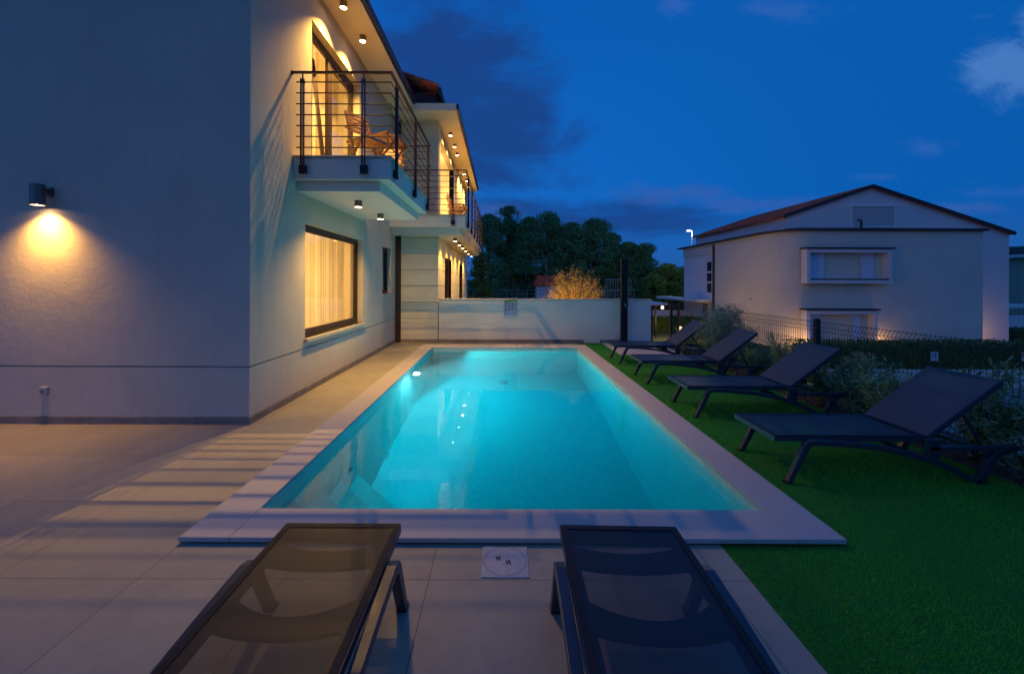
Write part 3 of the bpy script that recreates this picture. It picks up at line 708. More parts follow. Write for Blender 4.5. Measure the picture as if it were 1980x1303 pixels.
# ------------------------------------------------------------------ loungers
def arc_bar(m, xa_mid, xa_end, xb_mid, xb_end, hw, z0, z1, n=14):   # bar across y with curved edges
    top, bot = [], []
    for i in range(n+1):
        y = -hw+2*hw*i/n; t = 1-(y/hw)**2
        top.append((xa_end+(xa_mid-xa_end)*t, y)); bot.append((xb_end+(xb_mid-xb_end)*t, y))
    for i in range(n):
        A, B, C_, D = top[i], top[i+1], bot[i+1], bot[i]
        m.prism([A, B, C_, D], 'z', z0, z1)
def make_lounger():
    t = empty('sun_lounger', (0, 0, 0), '', 'sun lounger', 'sun loungers around the pool')
    zf = .345; hw = .235
    m = MB()
    m.box(.03, 1.27, -.295, -.27, zf-.022, zf+.018); m.box(.03, 1.27, .27, .295, zf-.022, zf+.018)
    m.box(0, .03, -.295, .295, zf-.022, zf+.018)
    z0, z1 = zf-.012, zf+.004
    m.box(.03, 1.25, -.27, -hw, z0, z1); m.box(.03, 1.25, hw, .27, z0, z1)
    arc_bar(m, .03, .03, .11, .11, hw, z0, z1)
    arc_bar(m, .19, .14, .31, .285, hw, z0, z1)
    arc_bar(m, .57, .485, .665, .63, hw, z0, z1)
    arc_bar(m, .94, .86, 1.03, 1.0, hw, z0, z1)
    arc_bar(m, 1.22, 1.2, 1.27, 1.27, hw, z0, z1)
    m.build('seat_frame', FRAME, t)
    # sling, slightly sagging
    m = MB(); nx, ny = 20, 8; vs = []
    for i in range(nx+1):
        for j in range(ny+1):
            x = .004+1.25*i/nx; y = -.291+.582*j/ny
            vs.append((x, y, zf+.021-.006*(1-(y/.291)**2)*min(1, i/3)))
    m.add(vs, [(i*(ny+1)+j, (i+1)*(ny+1)+j, (i+1)*(ny+1)+j+1, i*(ny+1)+j+1) for i in range(nx) for j in range(ny)])
    m.build('seat', SLING, t, smooth=True)
    m = MB()
    for s in (-1, 1): m.box(.0, 1.25, min(s*.291, s*.262), max(s*.291, s*.262), zf+.0225, zf+.0235)
    m.box(.0, .035, -.262, .262, zf+.0225, zf+.0235); m.box(1.21, 1.25, -.262, .262, zf+.0225, zf+.0235)
    m.build('hem', HEM, t)
    for s in (-1, 1):
        for (xq) in (.085, 1.66):
            m = MB(); m.box(xq-.028, xq+.028, s*.324-.026, s*.324+.026, 0, .016); m.build('foot_cap', BLACKM, t, bevel=.004)
    for s in (-1, 1):
        ya, yb = sorted((s*.300, s*.348))
        m = MB()
        m.ribbon([(.225, .285), (.245, .315), (.29, .328), (.5, .318), (.75, .296), (.95, .265), (1.12, .225), (1.28, .172), (1.42, .11), (1.55, .045), (1.63, .018)],
                 [.05, .05, .045, .042, .042, .044, .048, .05, .048, .042, .035], ya, yb)
        m.build('side_rail', FRAME, t, bevel=.004)
        m = MB(); m.ribbon([(.225, .285), (.16, .15), (.085, 0)], [.05, .044, .040], ya, yb); m.build('leg', FRAME, t, bevel=.004)
        m = MB(); m.ribbon([(1.625, .0), (1.665, .09), (1.71, .18), (1.77, .245), (1.85, .282), (1.94, .292)], [.075, .055, .052, .05, .048, .036], ya, yb); m.build('leg', FRAME, t, bevel=.004)
        m = MB(); m.box(1.22, 1.84, ya+.004, yb-.004, .268, .302); m.box(1.20, 1.30, ya+.004, yb-.004, .19, .355); m.build('rear_rail', FRAME, t, bevel=.004)
    m = MB(); m.box(1.60, 1.64, -.3, .3, .27, .295); m.build('cross_bar', FRAME, t)
    # backrest
    a = R(37); ux, uz = math.cos(a), math.sin(a); P0 = Vector((1.255, 0, .352)); U = Vector((ux, 0, uz)); Nn = Vector((-uz, 0, ux)); L = .76
    m = MB()
    for s in (-1, 1): m.obox(P0+U*L/2+Vector((0, s*.283, 0)), U, (0, 1, 0), Nn, (L/2, .0125, .020))
    m.obox(P0+U*(L-.015), U, (0, 1, 0), Nn, (.015, .27, .019)); m.obox(P0+U*.03, U, (0, 1, 0), Nn, (.03, .27, .008))
    for q in (.25, .5): m.obox(P0+U*q-Nn*.006, U, (0, 1, 0), Nn, (.035, .27, .006))
    br = m.build('backrest', FRAME, t, bevel=.003)
    m = MB(); c0 = P0+Nn*.022
    vs = [c0+U*(L*i/10)+Vector((0, -.290+.58*j/6, 0))-Nn*.008*(1-((j-3)/3)**2) for i in range(11) for j in range(7)]
    m.add(vs, [(i*7+j, (i+1)*7+j, (i+1)*7+j+1, i*7+j+1) for i in range(10) for j in range(6)]); m.build('sling', SLING_BACK, br, smooth=True)
    for s in (-1, 1):
        m = MB(); q = P0+U*.38; m.tube([(q.x, s*.262, q.z-.02), (1.72, s*.262, .29)], .012, 6); m.build('strut', FRAME, t)
    return t
L0 = make_lounger()
row = [(2.228, 3.665, 0.0, 'dark sling lounger on the grass, the nearest and largest in the row along the fence'),
       (2.245, 5.285, .006, 'second dark sling lounger from the camera in the row along the fence'),
       (2.25, 6.93, -.004, 'third dark sling lounger from the camera in the row along the fence'),
       (2.26, 8.56, .008, 'farthest dark sling lounger on the grass, beside the shower paving'),
       (-.805, 2.118, R(-90), 'left of the two brown-black sling loungers facing the pool on the paving'),
       (.595, 2.105, R(-91.4), 'right of the two navy-black sling loungers facing the pool on the paving')]
for i, (x, y, rz, lab) in enumerate(row):
    o = L0 if i == 0 else copy_tree(L0)
    o.location = (x, y, 0.0 if i > 3 else -.004); o.rotation_euler = (0, 0, rz); o['label'] = lab
    o['group'] = 'sun loungers on the grass by the fence' if i < 4 else 'sun loungers on the paving facing the pool'

# ------------------------------------------------------------------ balcony furniture
def make_chair():
    t = empty('folding_chair', (0, 0, 0), '', 'chair', 'wooden folding chairs on the balconies')
    for s in (-1, 1):
        y = s*.22
        m = MB(); m.obox((.02, y, .22), (.5, 0, .62), (0, 1, 0), (-.62, 0, .5), (.30, .012, .02)); m.build('leg', TEAK, t)
        m = MB(); m.obox((-.06, y*.94, .46), (-.30, 0, .95), (0, 1, 0), (.95, 0, .30), (.47, .011, .018)); m.build('back_leg', TEAK, t)
        m = MB(); m.box(-.16, .30, y-.025, y+.025, .63, .65); m.box(.24, .27, y-.012, y+.012, .42, .63); m.build('armrest', TEAK, t)
    m = MB()
    for k in range(6): m.box(-.18+.08*k, -.12+.08*k, -.21, .21, .42, .438)
    m.build('seat', TEAK, t)
    m = MB()
    for k in range(5): m.obox((-.115-.026*k, 0, .62+.072*k), (-.30, 0, .95), (0, 1, 0), (.95, 0, .30), (.026, .20, .008))
    m.build('backrest', TEAK, t)
    m = MB(); m.box(-.17, .27, -.20, .20, .44, .485); m.build('cushion', CUSH, t, bevel=.02)
    return t
ch = make_chair()
spots = [(-2.13, 6.42, 3.315, -.55, 'wooden folding chair with pale cushion, by the open balcony door of the near balcony'),
         (-2.1, 7.85, 3.315, R(-80), 'wooden folding chair at the far side of the table on the near balcony'),
         (-1.45, 12.6, 3.315, R(15), 'wooden folding chair on the long rear balcony before the glowing loggia')]
for i, (x, y, z, rz, lab) in enumerate(spots):
    o = ch if i == 0 else copy_tree(ch)
    o.location = (x, y, z); o.rotation_euler = (0, 0, rz); o['label'] = lab
def make_table():
    t = empty('folding_table', (0, 0, 0), '', 'table', 'wooden folding tables on the balconies')
    m = MB()
    for k in range(7): m.box(-.30+.088*k, -.30+.088*k+.076, -.30, .30, .70, .72)
    m.box(-.31, .31, -.31, -.28, .665, .699); m.box(-.31, .31, .28, .31, .665, .699); m.build('tabletop', TEAK, t)
    for s in (-1, 1):
        for d in (-1, 1):
            m = MB(); m.obox((0, s*(.24+.02*d), .34), (d*.55, 0, .66), (0, 1, 0), (-.66, 0, d*.55), (.43, .01, .018)); m.build('leg', TEAK, t)
    return t
tb = make_table(); tb.location = (-2.0, 7.08, 3.315); tb['label'] = 'square slatted wooden table on the near balcony between two chairs'
o = copy_tree(tb); o.location = (-1.42, 13.4, 3.315); o['label'] = 'square slatted wooden table on the long rear balcony'

# ------------------------------------------------------------------ fence
FX = 4.55; fo_ = (FX, 7, -.02)
fe = empty('mesh_fence', fo_, 'dark welded wire mesh fence with folded zigzag top behind the loungers', 'fence')
posts = [.83, 3.40, 5.97, 8.54, 11.11]
for yp in posts:
    m = MB(); m.box(FX-.03, FX+.03, yp-.03, yp+.03, -.05, 1.10); m.build('post', FENCE, fe, fo_)
def fold(z):
    for zc in (.99, .54, .10):
        d = abs(z-zc)
        if d < .065: return .045*(1-d/.065)
    return 0
zl = [0, .035, .10, .165, .475, .54, .605, .925, .99, 1.055]
for a, b_ in zip(posts[:-1], posts[1:]):
    m = MB(); n = 50
    for k in range(n+1):
        y = a+.03+(b_-a-.06)*k/n
        m.tube([(FX-fold(z), y, z) for z in zl]+[(FX, y, 1.075)], .0034, 3, cap=False)
    for z in (.035, .10, .165, .32, .475, .54, .605, .77, .925, .99, 1.055):
        m.tube([(FX-fold(z)-.003, a+.03, z), (FX-fold(z)-.003, b_-.03, z)], .0034, 3)
    m.build('mesh_panel', FENCE, fe, fo_)

# ------------------------------------------------------------------ plants
def shrub(name, loc, rx, ry, h, nleaf, size, m, label, cat, group=None, stems=9, aspect=.3, clump=.12, zmin=.1, top_heavy=.6, seed=1, stem_mat=None, dome=False):
    global rng
    rng = np.random.default_rng(seed); rr = random.Random(seed)
    t = empty(name, loc, label, cat, group)
    tips = []; sm = MB()
    for k in range(stems):
        an = rr.uniform(0, 2*math.pi); q = rr.uniform(.2, 1)**.5
        tip = Vector((rx*q*math.cos(an), ry*q*math.sin(an), h*(rr.uniform(.70, 1.0)*math.sqrt(1-.75*q*q) if dome else rr.uniform(.6, 1.0)*(1-.25*q))))
        mid = Vector((tip.x*.35, tip.y*.35, tip.z*.5)); base = Vector((tip.x*.08, tip.y*.08, 0))
        pts = [base, mid*.6+base*.2, mid, mid.lerp(tip, .5)+Vector((rr.uniform(-.03, .03), rr.uniform(-.03, .03), .02)), tip]
        sm.tube(pts, .006, 5, radii=[.010, .008, .006, .004, .002]); tips.append(pts)
    sm.build('stem', stem_mat or BARK, t)
    C = []
    for k in range(nleaf):
        pts = tips[rr.randrange(len(tips))]; f = zmin+(1-zmin)*rr.random()**top_heavy*1.0
        s = f*4*.999; i = min(3, int(s)); p_ = pts[i].lerp(pts[i+1], s-i)
        C.append((p_.x+rr.gauss(0, clump), p_.y+rr.gauss(0, clump), max(.02, p_.z+rr.gauss(0, clump*.7))))
    quads('foliage', leaves(np.array(C), size, aspect, .5), m, t)
    return t
shrub('olive_bush', (4.32, 8.0, 0), .46, .46, 1.42, 8000, .055, OLIVEL, 'rounded grey-green bush, tallest plant along the mesh fence', 'bush', stems=26, dome=True, clump=.09, zmin=.3, seed=11)
sp_ = [(4.33, 9.55, .28, .75, 700, 'low leafy shrub behind the farthest lounger'),
       (4.30, 7.05, .30, .62, 900, 'leafy shrub in the bed just right of the rounded grey-green bush'),
       (4.36, 6.35, .28, .95, 800, 'loose tall shrub against the fence between the second and third loungers'),
       (4.34, 5.50, .30, .92, 900, 'upright shrub by the fence post behind the third lounger'),
       (4.30, 4.95, .34, .90, 1100, 'spreading long-leaved shrub behind the gap between the two nearest loungers'),
       (4.28, 4.35, .30, .72, 900, 'shrub with pale leaves showing left of the nearest backrest'),
       (4.40, 3.85, .30, .98, 950, 'tall long-leaved shrub rising above the nearest backrest'),
       (4.30, 3.30, .32, .68, 1100, 'dense green shrub behind the rear leg of the nearest lounger'),
       (4.35, 2.75, .30, .55, 900, 'low shrub at the right edge beside the mulch')]
for k, (x, y, r_, h_, nl, lab) in enumerate(sp_):
    shrub('fence_shrub', (x, y, -.02), r_, r_*1.35, h_*1.05, int(nl*1.7), .082, SHRUBL, lab, 'shrub', 'shrubs planted along the mesh fence', stems=10, aspect=.26, clump=.055, seed=20+k)
shrub('golden_bush', (2.40, 13.6, -.25), 1.0, .9, 2.80, 15000, .055, GOLDL, 'big golden twiggy bush glowing above the boundary wall', 'bush', stems=170, stem_mat=GOLDL, dome=True, clump=.06, zmin=.2, aspect=.35, top_heavy=.8, seed=50)
shrub('golden_shrub', (.95, 12.2, -.25), .55, .4, 1.55, 1500, .07, GOLDL, 'small yellow leafy shrub just showing over the wall, left of the golden bush', 'shrub', stems=20, clump=.06, zmin=.5, aspect=.45, seed=51)

def tree(name, x, y, topz, rad, label, leaf, nleaf, size, group, zb=-1.4, seed=0, crown_from=.25, cone=.35):
    r_ = np.random.default_rng(seed); rr = random.Random(seed)
    t = empty(name, (x, y, zb), label, 'tree', group); H_ = topz-zb
    m = MB(); m.tube([(0, 0, 0), (.1, 0, H_*.3), (-.05, .1, H_*.6), (0, 0, H_*.93)], .2, 7, radii=[.28, .22, .14, .04]); cl = []
    for k in range(80):
        f = crown_from+(1-crown_from)*rr.random()**.85
        an = rr.uniform(0, 2*math.pi); prof = (1-((f-crown_from)/(1-crown_from))**1.6*(1-cone*.3))
        q = rad*prof*rr.uniform(.35, 1.0)
        c_ = Vector((q*math.cos(an), q*math.sin(an), H_*f))
        m.tube([(0, 0, c_.z*.82), c_*.55+Vector((0, 0, c_.z*.40)), c_], .05, 5, radii=[.07, .05, .02])
        sz = rad*rr.choice([.16, .22, .30, .36, .44, .54]); c_.z = min(c_.z, H_-sz*.62-.25*q); cl.append((c_, sz))
    m.build('trunk', BARK, t)
    C = []
    per = nleaf//len(cl)
    for (c_, s) in cl:
        d = r_.normal(size=(per, 3)); d /= np.linalg.norm(d, axis=1)[:, None]; d *= (s*r_.uniform(.3, 1, per)**.4)[:, None]; d[:, 2] *= .62
        C.append(d+np.array(c_))
    C = np.concatenate(C); C = C[C[:, 2] < H_+r_.normal(0, .05, len(C))*rad-.12*rad*np.hypot(C[:, 0], C[:, 1])]
    global rng; rng = r_
    quads('crown', leaves(C, size, .45, .4), leaf, t); return t
pines = [(945, 413, 30, 44, 'tall dark pine at the left end of the tree belt, beside the rear balcony'),
         (985, 397, 26, 46, 'tallest dark pine, rounded peak left of the golden bush'),
         (1024, 418, 26, 45, 'dark pine between the tallest pine and the one above the shed'),
         (1062, 406, 28, 46, 'second tallest dark pine, above the small red-roofed shed'),
         (1105, 428, 28, 44, 'dark pine directly above the golden bush'),
         (1150, 420, 32, 45, 'broad dark pine right of the golden bush, left of the shower column'),
         (1182, 448, 20, 47, 'slim dark pine just left of the shower head'),
         (1212, 466, 24, 46, 'lower dark pine rising behind the shower head'),
         (1246, 467, 22, 45, 'right-hand last dark pine of the belt'),
         (1004, 430, 36, 52, 'pine half hidden in the second row, in the dip right of the tallest pine'),
         (1084, 432, 38, 52, 'second-row pine filling the dip above the right edge of the shed'),
         (1128, 436, 34, 52, 'pine half hidden in the second row, above the right side of the golden bush'),
         (1200, 470, 34, 52, 'pine half hidden in the second row, low behind the shower head')]
for k, (px, ty, hw_, yy, lab) in enumerate(pines):
    tree('pine_tree', (px-970)/800*yy, yy, 1.6+(547-ty)/800*yy, hw_*1.75/800*yy, lab, PINEL, 18000, .22, 'dark pines behind the boundary wall', seed=100+k, crown_from=.10)
tree('broadleaf_tree', (1290-970)/800*38, 38, 1.6+(547-506)/800*38, 2.0, 'lighter green tree right of the pines, beside the neighbouring house', DECL, 7000, .2, 'lighter trees beyond the wall', seed=120, crown_from=.15)
tree('broadleaf_tree', (1322-970)/800*41, 41, 1.6+(547-514)/800*41, 1.9, 'green tree partly hidden behind the white end of the neighbouring house', DECL, 5000, .2, 'lighter trees beyond the wall', seed=121, crown_from=.15)
tree('broadleaf_tree', (1262-970)/800*36, 36, 1.6+(547-528)/800*36, 1.5, 'small bushy tree at the foot of the last pine', DECL, 4000, .2, 'lighter trees beyond the wall', seed=122, crown_from=.1)
tree('broadleaf_tree', (928-970)/800*26, 26.5, 1.6+(547-490)/800*26, 1.0, 'slender olive-green tree right beside the rear wing', DECL, 5000, .15, 'lighter trees beyond the wall', seed=123, crown_from=.2)
tree('broadleaf_tree', (1965-970)/800*34, 34, 1.6+(547-522)/800*34, 1.3, 'green tree at the right edge between the two neighbouring houses', DECL, 3000, .2, None, seed=124, crown_from=.2)

# shed, cage, poles, far fence behind the wall
sd = empty('shed', (3.9, 42, gz), 'small white shed with red roof behind the golden bush', 'shed')
xa, xb = (1034-970)/800*42, (1084-970)/800*42
so_ = (3.9, 42, gz)
m = MB(); m.box(xa+.15, xb-.1, 42, 45, gz, 1.35); m.build('wall', N_WHITE, sd, so_)
m = MB(); m.prism([(xa-.1, 1.33), (xb, 1.33), (xb, 1.40), (xb-.5, 2.35), (xa+.25, 2.35), (xa-.1, 1.40)], 'y', 41.7, 45.2); m.build('roof', TERRA, sd, so_)
m = MB(); m.box(xa+.55, xa+1.15, 41.96, 42.02, .0, 1.15); m.box(xa+1.4, xa+2.0, 41.96, 42.02, .0, 1.15); m.build('shutter', MATS['sign_white'], sd, so_)
def pole(px, ty, yy, name, label, r_=.05, head=None):
    r_ = r_*.8
    x = (px-970)/800*yy; t = empty(name, (x, yy, gz), label, 'pole' if head is None else 'street lamp')
    h = 1.6+(547-ty)/800*yy-gz
    m = MB(); m.tube([(0, 0, 0), (0, 0, h)], r_, 8, radii=[r_, r_*.6]); m.build('mast', mat('galvanised', (.25, .27, .3), .5, metal=.5), t)
    m = MB(); m.tube([(0, 0, h), (-.15, 0, h+.05)], .03, 6)
    m.build('arm', MATS['galvanised'], t)
    if head:
        m = MB(); m.box(-.42, -.12, -.08, .08, h+.02, h+.08); hd = m.build('lamp_head', MATS['galvanised'], t)
        m = MB(); m.box(-.40, -.15, -.07, .07, h-.03, h+.018); m.build('lens', emis('street_lens', (1, .95, .8), 12), t)
        lamp('street_light', 'POINT', (-.3, 0, h-.25), 150, (1, .9, .7), .1, t)
    return t
pole(1056, 497, 40, 'utility_pole', 'thin grey pole left of the golden bush, above the shed')
pole(1338, 445, 33, 'street_lamp', 'lit street lamp behind the left end of the neighbouring house', .07, head=True)
cg = empty('sports_cage', (10, 38, gz), 'tall pale green frame cage with bars between golden bush and shower', 'cage')
m = MB(); cm = mat('cage_paint', (.18, .32, .30), .5)
for px in range(1170, 1222, 5):
    x = (px-970)/800*38; m.tube([(x, 38, gz), (x, 38, 1.95)], .03, 5)
for z in (.9, 1.95): m.tube([((1170-970)/800*38, 38, z), ((1220-970)/800*38, 38, z)], .035, 5)
m.build('frame', cm, cg, (10, 38, gz))
ff = empty('court_fence', (0, 36, gz), 'pale blue-grey wire fence far behind the boundary wall, under the pines', 'fence')
m = MB()
for k in range(16):
    x = -1.2+k*.85; m.tube([(x, 36, gz), (x, 36, 1.0)], .025, 5)
for z in (.3, .62, .98): m.tube([(-1.2, 36, z), (11.6, 36, z)], .02, 5)
m.build('frame', MATS['galvanised'], ff, (0, 36, gz))

# pergola with a bulb beyond the wall
pg = empty('pergola', (8, 21, gz), 'dark-posted pergola with white roof edge and a bare lit bulb right of the wall', 'pergola')
pgo = (8, 21, gz)
for (px, yy, w_) in ((1258.5, 20.9, .07), (1267.5, 23.3, .045), (1312, 23.3, .06)):
    x = (px-970)/800*yy; m = MB(); m.box(x-w_, x+w_, yy-w_, yy+w_, gz, .50); m.build('post', BLACKM, pg, pgo)
m = MB(); m.box(7.4, 8.35, 20.8, 23.5, .50, .62); m.build('roof', PAINT, pg, pgo)
t = empty('light_bulb', ((1281-970)/800*21, 21, .48), 'bare lit bulb hanging under the pergola edge', 'lamp')
m = MB(); m.tube([(0, 0, -.03), (0, 0, -.06), (0, 0, -.13), (0, 0, -.17)], .05, 10, radii=[.02, .055, .06, .02]); m.build('globe', emis('bulb', (1, .6, .25), 14), t)
m = MB(); m.tube([(0, 0, .02), (0, 0, -.03)], .02, 8); m.build('socket', BLACKM, t)
lamp('bulb_light', 'POINT', (0, 0, -.3), 70, WARM, .05, t)
t = empty('garden_lamp', ((1316-970)/800*22, 22, gz), 'short garden lamp glowing among plants left of the farthest lounger', 'lamp')
m = MB(); m.tube([(0, 0, 0), (0, 0, .5)], .04, 8); m.build('stake', BLACKM, t)
m = MB(); m.tube([(0, 0, .5), (0, 0, .54), (0, 0, .66), (0, 0, .70)], .05, 10, radii=[.02, .07, .07, .02]); m.build('globe', MATS['bulb'], t)
lamp('garden_light', 'POINT', (0, -.1, .9), 60, WARM, .05, t)
def hedge(name, x0, x1, y0, y1, z0, z1, n, label, size=.09, seed=3):
    global rng
    rng = np.random.default_rng(seed)
    t = empty(name, ((x0+x1)/2, (y0+y1)/2, z0), label, 'hedge'); c_ = np.array([(x0+x1)/2, (y0+y1)/2, z0])
    m = MB(); m.box(x0+.12, x1-.12, y0+.12, y1-.12, z0, z1-.12); m.build('core', HEDGEL, t, tuple(c_))
    P_ = np.stack([rng.uniform(x0, x1, n), rng.uniform(y0, y1, n), rng.uniform(z0, z1, n)], 1)
    ax = rng.integers(0, 3, n)
    P_[ax == 0, 1] = y0+np.abs(rng.normal(0, .06, (ax == 0).sum())); P_[ax == 1, 2] = z1-np.abs(rng.normal(0, .06, (ax == 1).sum()))
    P_[:, 2] += rng.normal(0, .02, n)
    quads('foliage', leaves(P_-c_, size, .5, .3), HEDGEL, t)
hedge('hedge', 8.1, 12.4, 25.0, 25.8, gz, -.55+.1, 3000, 'clipped hedge seen beyond the pergola, lit green', .14, 4)
hedge('hedge', 9.0, 24.0, 12.2, 13.1, gz+.45, -.13, 14000, 'long dark clipped hedge in front of the neighbouring house', .085, 5)
hedge('hedge', 5.9, 8.6, 13.2, 14.2, gz, -.42, 3500, 'short hedge left of the long dark hedge, behind the middle loungers', .09, 6)
m = MB(); m.box(9.0, 24.0, 12.0, 12.18, gz, -.90); tag(m.build('low_wall', N_WALL, None), 'low beige wall under the long dark hedge', 'wall')
m = MB(); m.box(8.0, 14.2, 28, 28.1, gz, -.15)
w1 = empty('picket_fence', (10, 28, gz), 'pale boarded fence beyond the pergola', 'fence')
m = MB()
for k in range(30): m.box(8.0+.2*k, 8.17+.2*k, 28, 28.05, gz, -.2)
m.box(8.0, 14, 28.05, 28.09, -.5, -.42); m.build('boards', N_WHITE, w1, (10, 28, gz))
for (px, lab) in ((1801, 'small white plate with dark marks on the long hedge, left one'), (1977, 'small white plate on the long hedge at the right edge')):
    t = empty('plate', ((px-970)/800*12.1, 12.02, -.62), lab, 'sign', 'white plates on the hedge')
    m = MB(); m.box(-.11, .11, -.012, 0, 0, .26); m.build('panel', SW_, t)
    m = MB(); m.box(-.06, -.035, -.016, -.0125, .07, .19); m.box(.02, .045, -.016, -.0125, .09, .2); m.box(-.06, .0, -.016, -.0125, .17, .195); m.build('mark', SB_, t)
    m = MB(); m.box(-.015, .015, .002, .02, -.78, .1); m.build('stake', BLACKM, t)

# ------------------------------------------------------------------ neighbouring house
NO = (17.5, 22, gz)
nh = empty('neighbour_house', NO, 'beige and white two-storey house with gabled red roof and boxed windows', 'house')
def npart(name, mb, m, parent=None, **k): return mb.build(name, m, parent or nh, NO, **k)
NX = 12.9; NY = 19.0; NR = 22.1; rad = 1.4
corner = [(NX+rad-rad*math.cos(a), NY+rad-rad*math.sin(a)) for a in [R(90)*k/14 for k in range(15)]]
poly = corner+[(NR, NY), (NR, NY+.4), (NX+rad, NY+1.9), (NX+.6, 25.2), (NX, 25.2)]
m = MB(); m.prism(poly, 'z', gz, 4.05); npart('wall', m, N_WALL)
m = MB(); m.box(NX+.06, NX+3, 25.2, 29.4, gz, 3.42); npart('white_wall', m, N_WHITE)
m = MB(); m.box(NX, NX+3, 25.2, 29.4, 3.42, 4.05); npart('wall_band', m, N_WALL)
rp = [(x-.15*(1 if x < NX+rad else 0), y-.18) for (x, y) in corner]
m = MB(); m.prism([(NX-.2, 30.0)]+[(NX-.2, NY+rad)]+[(x-.12, y-.16) for (x, y) in corner]+[(NR+.1, NY-.16), (NR+.1, NY+.6), (14.7, NY+2.1), (14.7, 30.0)], 'z', 4.05, 4.13); npart('lower_roof', m, DKROOF)
m = MB(); m.prism([(NX-.15, 4.13), (14.5, 4.13), (14.5, 4.36)], 'y', NY+1.5, 30); npart('lower_roof', m, DKROOF)
m = MB()
for k in range(60): m.tube([(13.6+.145*k, NY-.14, 4.13), (13.6+.145*k, NY+.9, 4.22)], .035, 5)
npart('roof_tile', m, DKROOF)
# upper gable block
GYf = 21.0; GX0, GX1, AX, AZ, EL, ER = 14.46, 25.75, 18.7, 6.48, 5.05, 4.18
m = MB(); m.prism([(GX0, gz), (GX1, gz), (GX1, ER), (AX, AZ), (GX0, EL)], 'y', GYf, 30.8); npart('gable_wall', m, N_WHITE)
m = MB(); t_ = .09
m.prism([(GX0-.25, EL-.08), (AX, AZ+.02), (AX, AZ+.02+t_), (GX0-.25, EL-.08+t_)], 'y', GYf-.12, 31.0)
m.prism([(AX, AZ+.02), (GX1+.15, ER-.05), (GX1+.15, ER-.05+t_), (AX, AZ+.02+t_)], 'y', GYf-.12, 31.0)
nr = npart('roof', m, TERRA)
m = MB()
m.obox(((GX0-.25+AX)/2, GYf-.15, (EL-.08+AZ+.02)/2+.045), (AX-GX0+.25, 0, AZ-EL+.10), (0, 1, 0), (-(AZ-EL+.10), 0, AX-GX0+.25), (math.hypot(AX-GX0+.25, AZ-EL+.1)/2, .03, .085))
m.obox(((GX1+.15+AX)/2, GYf-.15, (ER-.05+AZ+.02)/2+.045), (GX1+.15-AX, 0, ER-AZ-.07), (0, 1, 0), (AZ-ER+.07, 0, GX1+.15-AX), (math.hypot(GX1+.15-AX, ER-AZ-.07)/2, .03, .085))
npart('verge', m, DKROOF, nr)
m = MB()
for k in range(44):
    y = GYf+.1+.225*k; m.tube([(GX0-.25, y, EL+.02), (AX, y, AZ+.12)], .045, 5)
npart('tile_covering', m, TERRA, nr)
# louvre window in the gable
def nx(px, yy): return (px-970)/800*yy
def nz(py, yy): return 1.6+(547-py)/800*yy
yy = GYf; xa, xb, za, zb = nx(1646, yy), nx(1728, yy), nz(436, yy), nz(397.5, yy)
SH = mat('shutter_paint', (.80, .84, .82), .5)
m = MB(); m.box(xa-.06, xa, yy-.06, yy, za, zb); m.box(xb, xb+.06, yy-.06, yy, za, zb); m.box(xa-.1, xb+.1, yy-.10, yy, zb, zb+.07); m.box(xa-.06, xb+.06, yy-.08, yy, za-.05, za)
lw = npart('shuttered_window', m, SH)
m = MB(); k = za+.03
while k < zb-.03: m.obox(((xa+xb)/2, yy-.03, k), (1, 0, 0), (0, .45, -1), (0, 1, .45), ((xb-xa)/2, .020, .004)); k += .052
npart('slats', m, SH, lw)
m = MB(); m.box(xa, xb, yy-.012, yy-.003, za, zb); npart('backing', m, DARKROOM, lw)
m = MB(); yv = 20.6; xv = nx(1665, yv); m.tube([(xv, yv, 4.15), (xv, yv, 4.75), (xv-.16, yv, 4.80)], .05, 8); npart('vent_pipe', m, DKROOF)
# boxed windows
def boxwin(pa, pb, ta, tb, inner_bottom=True):
    yy = NY-.35; xa, xb, zb, za = nx(pa, yy), nx(pb, yy), nz(ta, yy), nz(tb, yy)
    fr = .17; m = MB()
    m.box(xa, xa+fr, yy, NY, za, zb); m.box(xb-fr, xb, yy, NY, za, zb); m.box(xa+fr, xb-fr, yy, NY, zb-fr, zb); m.box(xa+fr, xb-fr, yy, NY, za, za+fr)
    w_ = npart('boxed_window', m, N_WHITE, bevel=.01)
    m = MB(); m.box(xa-.08, xb+.08, yy-.06, NY, zb+.002, zb+.07); npart('cap', m, DKROOF, w_)
    m = MB(); m.box(xa+fr, xb-fr, yy-.02, yy+.08, za+fr, za+fr+.05); npart('rail', m, BLACKM, w_)
    wi = xb-xa-2*fr; a = xa+fr; yb_ = NY-.03
    PL = mat('pale_shutter', (.62, .66, .74), .5)
    m = MB(); m.box(a+.02, a+wi*.24, yb_-.02, yb_, za+fr, zb-fr); npart('shutter', m, PL, w_, bevel=.004)
    m = MB(); m.box(a+wi*.73, a+wi*.88, yb_-.02, yb_, za+fr, zb-fr); npart('shutter', m, PL, w_, bevel=.004)
    m = MB(); m.box(a+wi*.245, a+wi*.265, yb_-.03, yb_, za+fr, zb-fr); m.box(a+wi*.70, a+wi*.725, yb_-.03, yb_, za+fr, zb-fr); npart('frame', m, N_WALL, w_)
boxwin(1560, 1726, 479, 546); boxwin(1560, 1698, 598, 672)
